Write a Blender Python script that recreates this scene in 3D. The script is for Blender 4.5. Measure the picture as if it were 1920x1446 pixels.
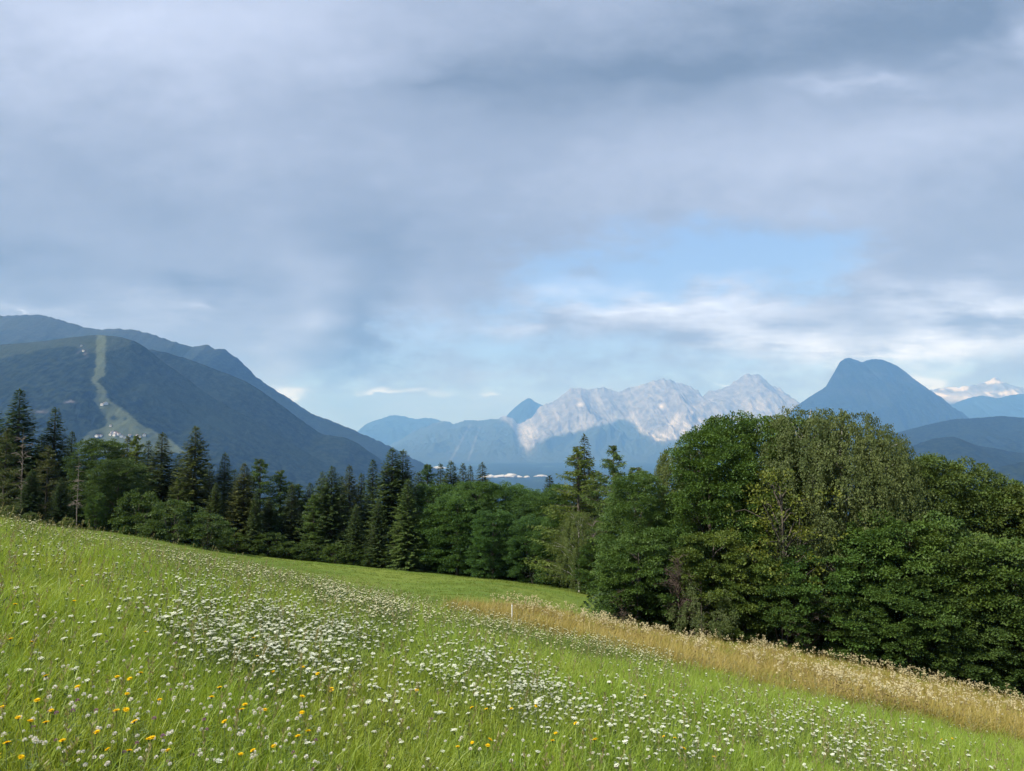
import bpy, math
import numpy as np
from math import radians, sin, cos, pi

sc = bpy.context.scene
for o in list(bpy.data.objects):
    bpy.data.objects.remove(o)

# ------------------------------------------------------------------ camera
F, CX, CY, HOR = 1371.0, 960.0, 723.0, 815.0        # focal length, centre and horizon row, in photo pixels
PITCH = math.atan((HOR - CY) / F)
cam_d = bpy.data.cameras.new('camera')
cam_d.sensor_width = 36.0
cam_d.lens = 36.0 * F / 1920.0
cam_d.clip_start = 0.1
cam_d.clip_end = 120000.0
cam = bpy.data.objects.new('camera', cam_d)
cam.rotation_euler = (pi / 2 + PITCH, 0, 0)
sc.collection.objects.link(cam)
sc.camera = cam


def slope(px, py):
    """direction of a photo pixel as (x/y, z/y) in the world, camera at the origin looking along +y"""
    u = (np.asarray(px, float) - CX) / F
    v = (CY - np.asarray(py, float)) / F
    Y = cos(PITCH) - v * sin(PITCH)
    return u / Y, (sin(PITCH) + v * cos(PITCH)) / Y


def project(x, y, z):
    """world point -> photo pixel"""
    f = y * cos(PITCH) + z * sin(PITCH)
    up = -y * sin(PITCH) + z * cos(PITCH)
    return CX + F * x / f, CY - F * up / f


# ------------------------------------------------------------------ node helper
class NT:
    def __init__(self, nt):
        self.nt = nt

    def n(self, t, **kw):
        nd = self.nt.nodes.new(t)
        for k, v in kw.items():
            setattr(nd, k, v)
        return nd

    def lk(self, a, b):
        self.nt.links.new(a, b)

    def put(self, sock, v):
        if isinstance(v, bpy.types.NodeSocket):
            self.lk(v, sock)
        elif v is not None:
            sock.default_value = v

    def m(self, op, a, b=None, c=None, clamp=False):
        nd = self.n('ShaderNodeMath', operation=op, use_clamp=clamp)
        for i, v in enumerate((a, b, c)):
            self.put(nd.inputs[i], v)
        return nd.outputs[0]

    def mix(self, fac, a, b, mode='MIX'):
        nd = self.n('ShaderNodeMix', data_type='RGBA', blend_type=mode)
        self.put(nd.inputs[0], fac)
        for i, v in ((6, a), (7, b)):
            if isinstance(v, (tuple, list)):
                v = tuple(v) + (1.0,) * (4 - len(v))
            self.put(nd.inputs[i], v)
        return nd.outputs[2]

    def noise(self, vec, scale, detail=4, rough=0.55, w=None, dist=0.0):
        nd = self.n('ShaderNodeTexNoise')
        if vec is not None:
            self.lk(vec, nd.inputs['Vector'])
        nd.inputs['Scale'].default_value = scale
        nd.inputs['Detail'].default_value = detail
        nd.inputs['Roughness'].default_value = rough
        nd.inputs['Distortion'].default_value = dist
        return nd.outputs[0]

    def ss(self, v, lo, hi, a=0.0, b=1.0):
        nd = self.n('ShaderNodeMapRange', interpolation_type='SMOOTHSTEP')
        self.put(nd.inputs[0], v)
        for i, q in enumerate((lo, hi, a, b)):
            nd.inputs[i + 1].default_value = q
        return nd.outputs[0]

    def xyz(self, x, y, z):
        nd = self.n('ShaderNodeCombineXYZ')
        for i, v in enumerate((x, y, z)):
            self.put(nd.inputs[i], v)
        return nd.outputs[0]

    def sep(self, v):
        nd = self.n('ShaderNodeSeparateXYZ')
        self.lk(v, nd.inputs[0])
        return nd.outputs


# ------------------------------------------------------------------ world: clear sky seen through gaps in a cloud deck
SUN_EL, SUN_AZ = 48.0, -122.0           # azimuth clockwise from the view direction
world = bpy.data.worlds.new('World')
sc.world = world
world.use_nodes = True
wt = NT(world.node_tree)
world.node_tree.nodes.clear()
sky = wt.n('ShaderNodeTexSky', sky_type='NISHITA')
sky.sun_disc = False
sky.sun_elevation = radians(SUN_EL)
sky.sun_rotation = radians(SUN_AZ % 360)
sky.altitude = 900
D_ = wt.n('ShaderNodeTexCoord').outputs['Generated']
dx, dy, dz = wt.sep(D_)
zz = wt.m('ADD', wt.m('MAXIMUM', dz, 0.0), 0.14)
flat = wt.xyz(wt.m('DIVIDE', dx, zz), wt.m('DIVIDE', dy, zz), 0.3)          # cloud deck seen in perspective
yy = wt.m('MAXIMUM', dy, 0.08)
tx0, tz0 = wt.m('DIVIDE', dx, yy), wt.m('DIVIDE', dz, yy)
wv = wt.xyz(wt.m('MULTIPLY', tx0, 1.0), wt.m('MULTIPLY', tz0, 2.2), 0.0)
w1 = wt.noise(wv, 3.2, 3, 0.6)
w2 = wt.noise(wt.xyz(wt.m('MULTIPLY', tx0, 1.0), wt.m('MULTIPLY', tz0, 2.2), 7.7), 3.2, 3, 0.6)
w3 = wt.noise(wt.xyz(wt.m('MULTIPLY', tx0, 1.0), wt.m('MULTIPLY', tz0, 2.0), 3.1), 11.0, 4, 0.66)
w4 = wt.noise(wt.xyz(tx0, wt.m('MULTIPLY', tz0, 1.7), 5.3), 26.0, 4, 0.68)
txw = wt.m('ADD', tx0, wt.m('MULTIPLY', wt.m('SUBTRACT', w1, 0.5), 0.34))
tzw = wt.m('ADD', tz0, wt.m('MULTIPLY', wt.m('SUBTRACT', w2, 0.5), 0.17))
txw = wt.m('ADD', txw, wt.m('MULTIPLY', wt.m('SUBTRACT', w3, 0.5), 0.06))
tzw = wt.m('ADD', tzw, wt.m('MULTIPLY', wt.m('SUBTRACT', w3, 0.5), 0.05))


warped = wt.xyz(txw, tzw, 0.0)


def blob(px, py, sx, sy, rot=0.0):
    """soft bank of cloud around a direction, in slope space; sizes in photo pixels"""
    cx, cz = slope(px, py)
    mp = wt.n('ShaderNodeMapping', vector_type='TEXTURE')
    wt.lk(warped, mp.inputs['Vector'])
    mp.inputs['Location'].default_value = (float(cx), float(cz), 0)
    mp.inputs['Rotation'].default_value = (0, 0, radians(rot))
    mp.inputs['Scale'].default_value = (2.3 * sx / F, 2.3 * sy / F, 1)
    gr = wt.n('ShaderNodeTexGradient', gradient_type='QUADRATIC_SPHERE')
    wt.lk(mp.outputs[0], gr.inputs[0])
    return gr.outputs['Fac']


def blobs(lst, start=0.0):
    s = start
    for amt, *g in lst:
        s = wt.m('MULTIPLY_ADD', blob(*g), amt, s)
    return s


big = wt.noise(flat, 0.55, 3, 0.55)
fine = wt.noise(flat, 2.2, 3, 0.6)
L = wt.m('ADD', wt.m('MULTIPLY', wt.m('SUBTRACT', big, 0.5), 0.55), wt.m('MULTIPLY', wt.m('SUBTRACT', fine, 0.5), 0.22))
L = wt.m('ADD', L, wt.m('MULTIPLY', wt.m('SUBTRACT', w3, 0.5), 0.20))
L = wt.m('ADD', L, wt.m('MULTIPLY', wt.m('SUBTRACT', w4, 0.5), 0.13))
L = blobs([(0.57, 250, 30, 520, 150), (0.22, 560, 250, 240, 120), (-0.57, 1250, 110, 620, 85, 8), (-0.41, 1850, 60, 330, 150),
           (-0.16, 300, 380, 330, 60), (-0.35, 40, 490, 110, 42), (-0.30, 340, 525, 70, 22), (-0.16, 700, 470, 330, 90),
           (0.30, 1720, 270, 380, 70, 10), (0.41, 1640, 160, 150, 22), (0.74, 1890, 75, 60, 45, 40), (-0.42, 690, 640, 55, 150),
           (0.14, 1150, 300, 260, 90, 10), (-0.16, 830, 160, 220, 26, -6), (0.20, 560, 640, 46, 150, 14), (0.16, 800, 590, 40, 120, 14)], wt.m('ADD', L, 0.43))
ramp = wt.n('ShaderNodeValToRGB')
el = ramp.color_ramp.elements
el[0].position, el[0].color = 0.0, (1.45, 1.98, 2.85, 1)
el[1].position, el[1].color = 1.0, (4.5, 5.2, 6.9, 1)
e_ = el.new(0.45)
e_.color = (2.55, 3.15, 4.35, 1)
wt.lk(L, ramp.inputs[0])
deck = ramp.outputs[0]
# gaps with blue sky
gap = blobs([(1.25, 1370, 460, 340, 68, 3), (0.8, 1100, 545, 300, 40, 6), (0.8, 900, 655, 260, 60), (0.55, 1250, 700, 330, 60), (0.75, 1640, 650, 300, 40),
             (0.5, 1780, 690, 260, 40), (-0.55, 1830, 440, 130, 70), (0.35, 640, 720, 160, 40)])
gap = wt.m('ADD', gap, wt.m('ADD', wt.m('MULTIPLY', wt.m('SUBTRACT', w3, 0.5), 1.1), wt.m('MULTIPLY', wt.m('SUBTRACT', w4, 0.5), 0.7)))
gapm = wt.ss(gap, 0.22, 0.95)
sky_c = wt.mix(0.65, sky.outputs[0], (2.6, 4.3, 7.6))        # blue sky behind a thin bright veil
col = wt.mix(wt.m('MULTIPLY', gapm, 0.92), deck, sky_c)
# thin bright cloud banks low over the ranges
st = wt.noise(wt.xyz(wt.m('MULTIPLY', tx0, 1.3), wt.m('MULTIPLY', tz0, 6.0), 1.7), 4.2, 5, 0.62)
bank = blobs([(0.95, 1560, 620, 360, 38, -6), (0.8, 1250, 565, 250, 26, 5), (0.95, 1850, 570, 220, 45, -10), (0.9, 1700, 640, 320, 45), (0.3, 1000, 610, 200, 30),
              (0.45, 60, 570, 150, 26), (0.28, 350, 570, 100, 26), (0.25, 560, 605, 80, 20)])
bank = wt.m('MULTIPLY', wt.m('MULTIPLY', bank, 1.3), wt.ss(st, 0.30, 0.66))
col = wt.mix(wt.m('MULTIPLY', bank, 0.72, clamp=True), col, (6.6, 7.5, 9.8))
# little cumulus puffs on the horizon
puf = blobs([(1.0, 585, 742, 62, 20), (1.1, 765, 744, 55, 15), (0.7, 885, 735, 34, 11), (0.9, 1345, 707, 26, 10, -25), (1.2, 1735, 712, 44, 20, -30),
             (0.6, 800, 680, 46, 9), (0.9, 40, 580, 60, 20), (0.6, 345, 560, 40, 20)])
puf = wt.m('MULTIPLY', wt.ss(wt.m('ADD', puf, wt.m('MULTIPLY', wt.m('SUBTRACT', w3, 0.5), 1.6)), 0.4, 1.0), wt.m('MINIMUM', wt.m('MULTIPLY', puf, 3.0), 1.0))
col = wt.mix(wt.m('MULTIPLY', puf, 0.7), col, (7.4, 8.4, 11.2))
bg = wt.n('ShaderNodeBackground')
wt.lk(col, bg.inputs[0])
bg.inputs[1].default_value = 0.1
wt.lk(bg.outputs[0], wt.n('ShaderNodeOutputWorld').inputs[0])
world.cycles.sampling_method = 'MANUAL'
world.cycles.sample_map_resolution = 512

# ------------------------------------------------------------------ sun
sun_d = bpy.data.lights.new('sun', 'SUN')
sun_d.energy = 5.0
sun_d.angle = radians(0.6)
sun_d.color = (1.0, 0.965, 0.91)
sun = bpy.data.objects.new('sun', sun_d)
a_, e_ = radians(SUN_AZ), radians(SUN_EL)
to_sun = np.array([sin(a_) * cos(e_), cos(a_) * cos(e_), sin(e_)])
from mathutils import Vector, Matrix, Euler
sun.rotation_euler = Vector(to_sun).to_track_quat('Z', 'Y').to_euler()
sun.location = (-40, -20, 60)
sc.collection.objects.link(sun)

vs = sc.view_settings
vs.view_transform = 'Standard'
vs.look = 'None'
vs.exposure = 0.5
vs.gamma = 1.0
vs.use_curve_mapping = False
cy = sc.cycles
cy.use_denoising = True
cy.max_bounces = 5
cy.diffuse_bounces = 2
cy.glossy_bounces = 1
cy.transmission_bounces = 3
cy.transparent_max_bounces = 6
cy.volume_bounces = 1
cy.sample_clamp_indirect = 4.0

rng = np.random.default_rng(11)


# ------------------------------------------------------------------ numpy noise
def _h(ix, iy, s):
    n = (ix.astype(np.int64) * 374761393 + iy.astype(np.int64) * 668265263 + s * 1442695041) & 0x7fffffff
    n = ((n ^ (n >> 13)) * 1274126177) & 0x7fffffff
    return ((n ^ (n >> 16)) & 0xffff) / 65535.0 * 2 * pi


def perlin(x, y, s=0):
    x0, y0 = np.floor(x), np.floor(y)
    fx, fy = x - x0, y - y0
    u, v = fx * fx * fx * (fx * (fx * 6 - 15) + 10), fy * fy * fy * (fy * (fy * 6 - 15) + 10)
    r = []
    for i in (0, 1):
        for j in (0, 1):
            a = _h(x0 + i, y0 + j, s)
            r.append(np.cos(a) * (fx - i) + np.sin(a) * (fy - j))
    return (r[0] * (1 - u) + r[2] * u) * (1 - v) + (r[1] * (1 - u) + r[3] * u) * v


def fbm(x, y, oct=5, s=0, g=0.5):
    t, a = 0, 1.0
    for k in range(oct):
        t = t + a * perlin(x * 2 ** k, y * 2 ** k, s + k * 17)
        a *= g
    return t


def ridged(x, y, oct=5, s=0, g=0.5):
    t, a = 0, 1.0
    for k in range(oct):
        t = t + a * (1 - 2.2 * np.abs(perlin(x * 2 ** k, y * 2 ** k, s + k * 31)))
        a *= g
    return t


def pchip(x, Y, q):
    x, Y = np.asarray(x, float), np.asarray(Y, float)
    h = np.diff(x)
    d = np.diff(Y, axis=0) / (h if Y.ndim == 1 else h[:, None])
    m = np.zeros_like(Y)
    p = d[:-1] * d[1:]
    m[1:-1] = np.where(p > 0, 2 * p / np.where(p > 0, d[:-1] + d[1:], 1), 0)
    m[0], m[-1] = d[0], d[-1]
    i = np.clip(np.searchsorted(x, q) - 1, 0, len(x) - 2)
    t = np.clip((q - x[i]) / h[i], 0, 1)
    hh = h[i]
    if Y.ndim > 1:
        t, hh = t[:, None], hh[:, None]
    return ((1 + 2 * t) * (1 - t) ** 2 * Y[i] + t * (1 - t) ** 2 * hh * m[i]
            + t * t * (3 - 2 * t) * Y[i + 1] + t * t * (t - 1) * hh * m[i + 1])


def sstep(a, b, v):
    t = np.clip((v - a) / (b - a), 0, 1)
    return t * t * (3 - 2 * t)


# ------------------------------------------------------------------ mesh helpers
def mesh_np(name, V, Fa, mat=None, smooth=False, attrs=None):
    V, Fa = np.asarray(V, np.float32).reshape(-1, 3), np.asarray(Fa, np.int32)
    k = Fa.shape[1]
    me = bpy.data.meshes.new(name)
    me.vertices.add(len(V))
    me.vertices.foreach_set('co', V.ravel())
    me.loops.add(Fa.size)
    me.loops.foreach_set('vertex_index', Fa.ravel())
    me.polygons.add(len(Fa))
    me.polygons.foreach_set('loop_start', np.arange(0, Fa.size, k, dtype=np.int32))
    if smooth:
        me.polygons.foreach_set('use_smooth', np.ones(len(Fa), bool))
    me.update(calc_edges=True)
    if attrs:
        for an, arr in attrs.items():
            a = me.attributes.new(an, 'FLOAT_COLOR', 'POINT')
            c = np.ones((len(V), 4), np.float32)
            c[:, :arr.shape[1]] = arr
            a.data.foreach_set('color', c.ravel())
    if mat:
        me.materials.append(mat)
    return me


def link(name, data, parent=None, **props):
    o = bpy.data.objects.new(name, data)
    sc.collection.objects.link(o)
    if parent is not None:
        o.parent = parent
    for k, v in props.items():
        o[k] = v
    return o


class Geo:
    """collects quads"""
    def __init__(self):
        self.v, self.f, self.c = [], [], 0

    def quads(self, P):
        """P: (n,4,3)"""
        n = len(P)
        self.v.append(P.reshape(-1, 3))
        self.f.append(np.arange(n * 4).reshape(-1, 4) + self.c)
        self.c += n * 4

    def tube(self, pts, rad, sides=5):
        pts = np.asarray(pts, float)
        n = len(pts)
        rad = np.broadcast_to(np.asarray(rad, float), (n,))
        t = np.gradient(pts, axis=0)
        t /= np.linalg.norm(t, axis=1)[:, None] + 1e-9
        ref = np.where(np.abs(t[:, 2:3]) < 0.9, np.array([[0, 0, 1.0]]), np.array([[1.0, 0, 0]]))
        b = np.cross(t, ref)
        b /= np.linalg.norm(b, axis=1)[:, None] + 1e-9
        c = np.cross(t, b)
        a = np.arange(sides) * 2 * pi / sides
        ring = pts[:, None] + rad[:, None, None] * (np.cos(a)[None, :, None] * b[:, None] + np.sin(a)[None, :, None] * c[:, None])
        i, j = np.meshgrid(np.arange(n - 1), np.arange(sides), indexing='ij')
        k = (j + 1) % sides
        f = np.stack([i * sides + j, i * sides + k, (i + 1) * sides + k, (i + 1) * sides + j], -1).reshape(-1, 4)
        self.v.append(ring.reshape(-1, 3))
        self.f.append(f + self.c)
        self.c += n * sides

    def leaves(self, pos, axis, nrm, ln, wd):
        """diamond leaves: stem end at pos, pointing along axis, facing nrm"""
        axis = axis / (np.linalg.norm(axis, axis=1)[:, None] + 1e-9)
        side = np.cross(axis, nrm)
        side /= np.linalg.norm(side, axis=1)[:, None] + 1e-9
        ln, wd = np.broadcast_to(ln, (len(pos),))[:, None], np.broadcast_to(wd, (len(pos),))[:, None]
        P = np.stack([pos, pos + axis * ln * 0.5 + side * wd * 0.5, pos + axis * ln, pos + axis * ln * 0.5 - side * wd * 0.5], 1)
        self.quads(P)

    def mesh(self, name, mat, smooth=False):
        return mesh_np(name, np.concatenate(self.v), np.concatenate(self.f), mat, smooth)


def rdir(n, r=rng):
    v = r.normal(size=(n, 3))
    return v / np.linalg.norm(v, axis=1)[:, None]


# ------------------------------------------------------------------ materials
def material(name):
    m = bpy.data.materials.new(name)
    m.use_nodes = True
    m.node_tree.nodes.clear()
    t = NT(m.node_tree)
    return m, t, t.n('ShaderNodeOutputMaterial')


def leaf_mat(name, c_dark, c_light, trans=0.35, var=0.5, scale=0.9, use_obj=True, spec=0.25, tcol=(1.25, 1.15, 0.5)):
    m, t, out = material(name)
    g = t.n('ShaderNodeNewGeometry')
    oi = t.n('ShaderNodeObjectInfo')
    tc = t.n('ShaderNodeTexCoord')
    ns = t.noise(tc.outputs['Object'], scale, 3, 0.6)
    f = t.m('ADD', t.m('MULTIPLY', g.outputs['Random Per Island'], var), t.m('MULTIPLY', t.ss(ns, 0.3, 0.7), 1 - var))
    c = t.mix(f, c_dark, c_light)
    if use_obj:
        c = t.mix(1.0, c, oi.outputs['Color'], 'MULTIPLY')
    p = t.n('ShaderNodeBsdfPrincipled')
    t.lk(c, p.inputs['Base Color'])
    p.inputs['Roughness'].default_value = 0.55
    p.inputs['Specular IOR Level'].default_value = spec
    tr = t.n('ShaderNodeBsdfTranslucent')
    t.lk(t.mix(1.0, c, tcol, 'MULTIPLY'), tr.inputs[0])
    mx = t.n('ShaderNodeMixShader')
    mx.inputs[0].default_value = trans
    t.lk(p.outputs[0], mx.inputs[1])
    t.lk(tr.outputs[0], mx.inputs[2])
    t.lk(mx.outputs[0], out.inputs[0])
    return m


def plain_mat(name, c1, c2, scale=3.0, rough=0.8, stretch=(1, 1, 1), bump=0.3, spec=0.3):
    m, t, out = material(name)
    tc = t.n('ShaderNodeTexCoord')
    mp = t.n('ShaderNodeMapping')
    mp.inputs['Scale'].default_value = stretch
    t.lk(tc.outputs['Object'], mp.inputs[0])
    ns = t.noise(mp.outputs[0], scale, 5, 0.6)
    p = t.n('ShaderNodeBsdfPrincipled')
    t.lk(t.mix(t.ss(ns, 0.3, 0.7), c1, c2), p.inputs['Base Color'])
    p.inputs['Roughness'].default_value = rough
    p.inputs['Specular IOR Level'].default_value = spec
    if bump:
        b = t.n('ShaderNodeBump')
        b.inputs['Strength'].default_value = bump
        t.lk(ns, b.inputs['Height'])
        t.lk(b.outputs[0], p.inputs['Normal'])
    t.lk(p.outputs[0], out.inputs[0])
    return m


M = {}
M['spruce'] = leaf_mat('spruce_needles', (0.030, 0.054, 0.018), (0.095, 0.128, 0.038), 0.18, 0.4, 0.8, tcol=(1.1, 1.1, 0.6))
M['larch'] = leaf_mat('larch_needles', (0.060, 0.100, 0.022), (0.140, 0.190, 0.042), 0.3, 0.4, 0.9)
M['broad'] = leaf_mat('broad_leaves', (0.038, 0.068, 0.020), (0.130, 0.178, 0.044), 0.32, 0.38, 0.85)
M['birch'] = leaf_mat('birch_leaves', (0.060, 0.088, 0.026), (0.155, 0.182, 0.062), 0.3, 0.4, 0.9)
M['yellow'] = leaf_mat('yellowing_leaves', (0.045, 0.085, 0.015), (0.21, 0.225, 0.035), 0.3, 0.6, 0.8)
M['bark'] = plain_mat('grey_bark', (0.05, 0.042, 0.034), (0.14, 0.12, 0.10), 6.0, 0.9, (1, 1, 0.25), 0.5)
M['dead'] = plain_mat('bleached_dead_wood', (0.14, 0.115, 0.10), (0.25, 0.21, 0.185), 5.0, 0.9, (1, 1, 0.25), 0.4)
M['red_twig'] = plain_mat('reddish_dry_twigs', (0.06, 0.043, 0.035), (0.12, 0.09, 0.076), 5.0, 0.9)
M['pale_bark'] = plain_mat('pale_birch_bark', (0.30, 0.28, 0.25), (0.5, 0.48, 0.44), 4.0, 0.85, (1, 1, 2.5), 0.3)


# ------------------------------------------------------------------ ground
# surface rows (photo pixels) of the meadow at known distances, one column each
DK = [18, 24, 30, 38, 60, 85, 105, 118, 140]
COLS = [(-700, [818, 822, 826, 830, 830, 826, 822, 822, 830]),
        (0, [965, 970, 978, 985, 985, 975, 967, 966, 975]),
        (250, [1017, 1024, 1030, 1030, 1018, 1004, 995, 994, 1005]),
        (450, [1059, 1066, 1072, 1070, 1055, 1040, 1032, 1031, 1042]),
        (640, [1098, 1104, 1108, 1106, 1088, 1062, 1050, 1048, 1060]),
        (780, [1128, 1131, 1131, 1124, 1100, 1074, 1062, 1061, 1072]),
        (900, [1150, 1140, 1128, 1120, 1100, 1084, 1080, 1082, 1095]),
        (1000, [1172, 1158, 1140, 1143, 1114, 1093, 1094, 1105, 1115]),
        (1140, [1202, 1190, 1172, 1168, 1138, 1110, 1112, 1120, 1130]),
        (1300, [1237, 1222, 1206, 1192, 1178, 1165, 1160, 1160, 1160]),
        (1500, [1280, 1260, 1240, 1222, 1205, 1195, 1190, 1190, 1190]),
        (1700, [1321, 1302, 1280, 1258, 1240, 1228, 1222, 1220, 1218]),
        (1920, [1368, 1348, 1325, 1303, 1285, 1272, 1265, 1262, 1258]),
        (2700, [1532, 1505, 1475, 1455, 1435, 1420, 1410, 1405, 1400])]
RG = np.geomspace(0.4, 42000, 520)


def near_top(x, y):
    """top of the grass near the camera"""
    return -1.5 - 0.21 * x - 0.10 * y - 0.0047 * y * y


def column(px, rows):
    ux = float(slope(px, rows[0])[0])
    th = math.atan(ux)
    rr, zz = [], []
    for d in (0.4, 1, 2, 3.5, 5, 7, 10, 13, 16):
        rr.append(d / cos(th))
        zz.append(near_top(ux * d, d) - 0.25)
    for d, py in zip(DK, rows):
        h = 0.25 if d < 20 else (0.40 if px > 850 and d < 39 else 0.05)
        rr.append(d / cos(th))
        zz.append(float(slope(px, py + (12 if d < 20 else (8 if d < 30 and px < 850 else 0)))[1]) * d - h)
    z0 = zz[-1]
    for d, z in ((200, z0 - 22), (400, -125), (900, -380), (2000, -720), (3400, -800), (42000, -800)):
        rr.append(d / cos(th) if d < 5000 else 70000)
        zz.append(z)
    return th, pchip(np.log(rr), np.array(zz), np.log(RG))


def side_column(deg):
    th = radians(deg)
    r = RG
    z18 = lambda r: near_top(np.sin(th) * r, np.cos(th) * r) - 0.25
    z = np.where(r < 18, z18(np.minimum(r, 18)), z18(18.0) - 0.03 * np.minimum(r - 18, 300))
    return th, z


_c = [column(p, r) for p, r in COLS] + [side_column(d) for d in (75, 100, 140, 180, -75, -100, -140, -180)]
_c.sort(key=lambda q: q[0])
TH = np.linspace(-pi, pi, 1441)
ZT = pchip(np.array([q[0] for q in _c]), np.stack([q[1] for q in _c]), TH)
ker = np.exp(-np.linspace(-2, 2, 13) ** 2)
ker /= ker.sum()
pad = np.concatenate([ZT[-7:-1], ZT, ZT[1:7]])
ZT = np.stack([np.convolve(pad[:, k], ker, 'valid') for k in range(pad.shape[1])], 1)


def gz(x, y):
    x, y = np.asarray(x, float), np.asarray(y, float)
    th, r = np.arctan2(x, y), np.hypot(x, y)
    a = np.clip((th + pi) / (2 * pi) * 1440, 0, 1439.999)
    b = np.clip((np.log(np.maximum(r, 0.4)) - math.log(0.4)) / (math.log(42000) - math.log(0.4)) * 519, 0, 518.999)
    i, j = a.astype(int), b.astype(int)
    fa, fb = a - i, b - j
    z = (ZT[i, j] * (1 - fa) + ZT[i + 1, j] * fa) * (1 - fb) + (ZT[i, j + 1] * (1 - fa) + ZT[i + 1, j + 1] * fa) * fb
    near = 1 - sstep(60, 200, r)
    return z + near * (0.05 * perlin(x / 1.7, y / 1.7, 3) + 0.10 * perlin(x / 6, y / 6, 5))


def bank_mask(x, y):
    """the strip of uncut dry grass on the edge of the slope"""
    y = np.maximum(np.asarray(y, float), 0.5)
    px = CX + F * x / y * 0.985
    n = perlin(x / 2.3, y / 2.3, 9) * 1.6 + perlin(x / 0.7, y / 0.7, 19) * 0.5
    d0 = np.interp(px, [830, 900, 1000, 1200, 1920, 2600], [24.5, 20.6, 19.3, 18.6, 18.2, 18])
    d1 = np.interp(px, [830, 930, 1000, 1130, 1200, 1920], [27, 31, 33.5, 35.5, 42, 42])
    return sstep(d0 - 0.7, d0 + 0.7, y + n) * (1 - sstep(d1 - 1, d1 + 1, y + n * 0.5)) * sstep(815, 875, px + n * 12)


def lawn_mask(x, y):
    r = np.hypot(x, y)
    return sstep(20, 24, y) * (1 - sstep(122, 132, r)) * (1 - bank_mask(x, y))


def cast(px, py, top=0.30):
    """first point of the meadow (grass top) along a photo pixel, past 1.5 m"""
    sx, sz = slope(px, py)
    sx, sz = np.atleast_1d(sx), np.atleast_1d(sz)
    d = np.full(len(sx), np.nan)
    prev = None
    for t in np.geomspace(1.5, 125, 420):
        h = sz * t - (gz(sx * t, np.full(len(sx), t)) + top)
        hit = (h <= 0) & np.isnan(d)
        d[hit] = t
    return sx * d, d


m, t, out = material('meadow_ground')
at = t.n('ShaderNodeAttribute', attribute_name='zone')
zr, zg, zb = t.sep(at.outputs['Vector'])
pos = t.n('ShaderNodeNewGeometry').outputs['Position']
n1, n2 = t.noise(pos, 0.11, 5, 0.6), t.noise(pos, 2.6, 6, 0.65)
n3 = t.noise(pos, 22.0, 4, 0.7)
c_near = t.mix(n2, (0.07, 0.12, 0.02), (0.13, 0.19, 0.032))  # dark green puts the shade between the grass tufts into the ground colour
c_lawn = t.mix(t.ss(n1, 0.35, 0.68), (0.105, 0.172, 0.026), (0.175, 0.222, 0.040))
c_lawn = t.mix(t.m('MULTIPLY', t.ss(n2, 0.35, 0.75), 0.4), c_lawn, (0.15, 0.185, 0.04))
c_lawn = t.mix(t.m('MULTIPLY', t.ss(n3, 0.45, 0.7), 0.45), c_lawn, (0.075, 0.125, 0.02))
c_dry = t.mix(n2, (0.13, 0.095, 0.03), (0.26, 0.18, 0.07))
nf = t.noise(pos, 0.0016, 6, 0.6)
c_far = t.mix(t.ss(nf, 0.60, 0.64), (0.012, 0.024, 0.012), (0.05, 0.08, 0.03))
c = t.mix(zg, c_near, c_lawn)
c = t.mix(zr, c, c_dry)
c = t.mix(zb, c, c_far)
p = t.n('ShaderNodeBsdfPrincipled')
p.inputs['Roughness'].default_value = 0.9
p.inputs['Specular IOR Level'].default_value = 0.1
t.lk(c, p.inputs['Base Color'])
b = t.n('ShaderNodeBump')
b.inputs['Strength'].default_value = 0.6
b.inputs['Distance'].default_value = 0.08
t.lk(t.m('ADD', n3, n2), b.inputs['Height'])
t.lk(b.outputs[0], p.inputs['Normal'])
t.lk(p.outputs[0], out.inputs[0])
M['ground'] = m

ths = np.concatenate([np.arange(-180, -52, 4.0), np.arange(-52, 52, 0.3), np.arange(52, 180, 4.0)]) * pi / 180
rs = np.concatenate([np.geomspace(0.5, 15, 60), np.geomspace(15.4, 135, 170), np.geomspace(140, 40000, 60)])
nt_, nr_ = len(ths), len(rs)
TT, RR = np.meshgrid(ths, rs, indexing='ij')
GX, GY = np.sin(TT) * RR, np.cos(TT) * RR
GZ = gz(GX, GY)
V = np.stack([GX, GY, GZ], -1).reshape(-1, 3)
ii, jj = np.meshgrid(np.arange(nt_), np.arange(nr_ - 1), indexing='ij')
i2 = (ii + 1) % nt_
Fq = np.stack([ii * nr_ + jj, ii * nr_ + jj + 1, i2 * nr_ + jj + 1, i2 * nr_ + jj], -1).reshape(-1, 4)
bm_ = bank_mask(GX, GY) * (GY > 1)
zone = np.stack([bm_, lawn_mask(GX, GY) * (GY > 1), sstep(118, 150, RR)], -1).reshape(-1, 3)
V = np.concatenate([V, [[0, 0, -1.65]]])            # close the middle under the camera
zone = np.concatenate([zone, [[0, 0, 0]]])
cap = np.stack([np.arange(nt_) * nr_, ((np.arange(nt_) + 1) % nt_) * nr_, np.full(nt_, nt_ * nr_), np.full(nt_, nt_ * nr_)], -1)
me = mesh_np('ground', V, Fq, M['ground'], True, {'zone': zone})
link('ground', me, kind='structure', label='sloping green hay meadow running down to the wood and the valley')

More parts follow.
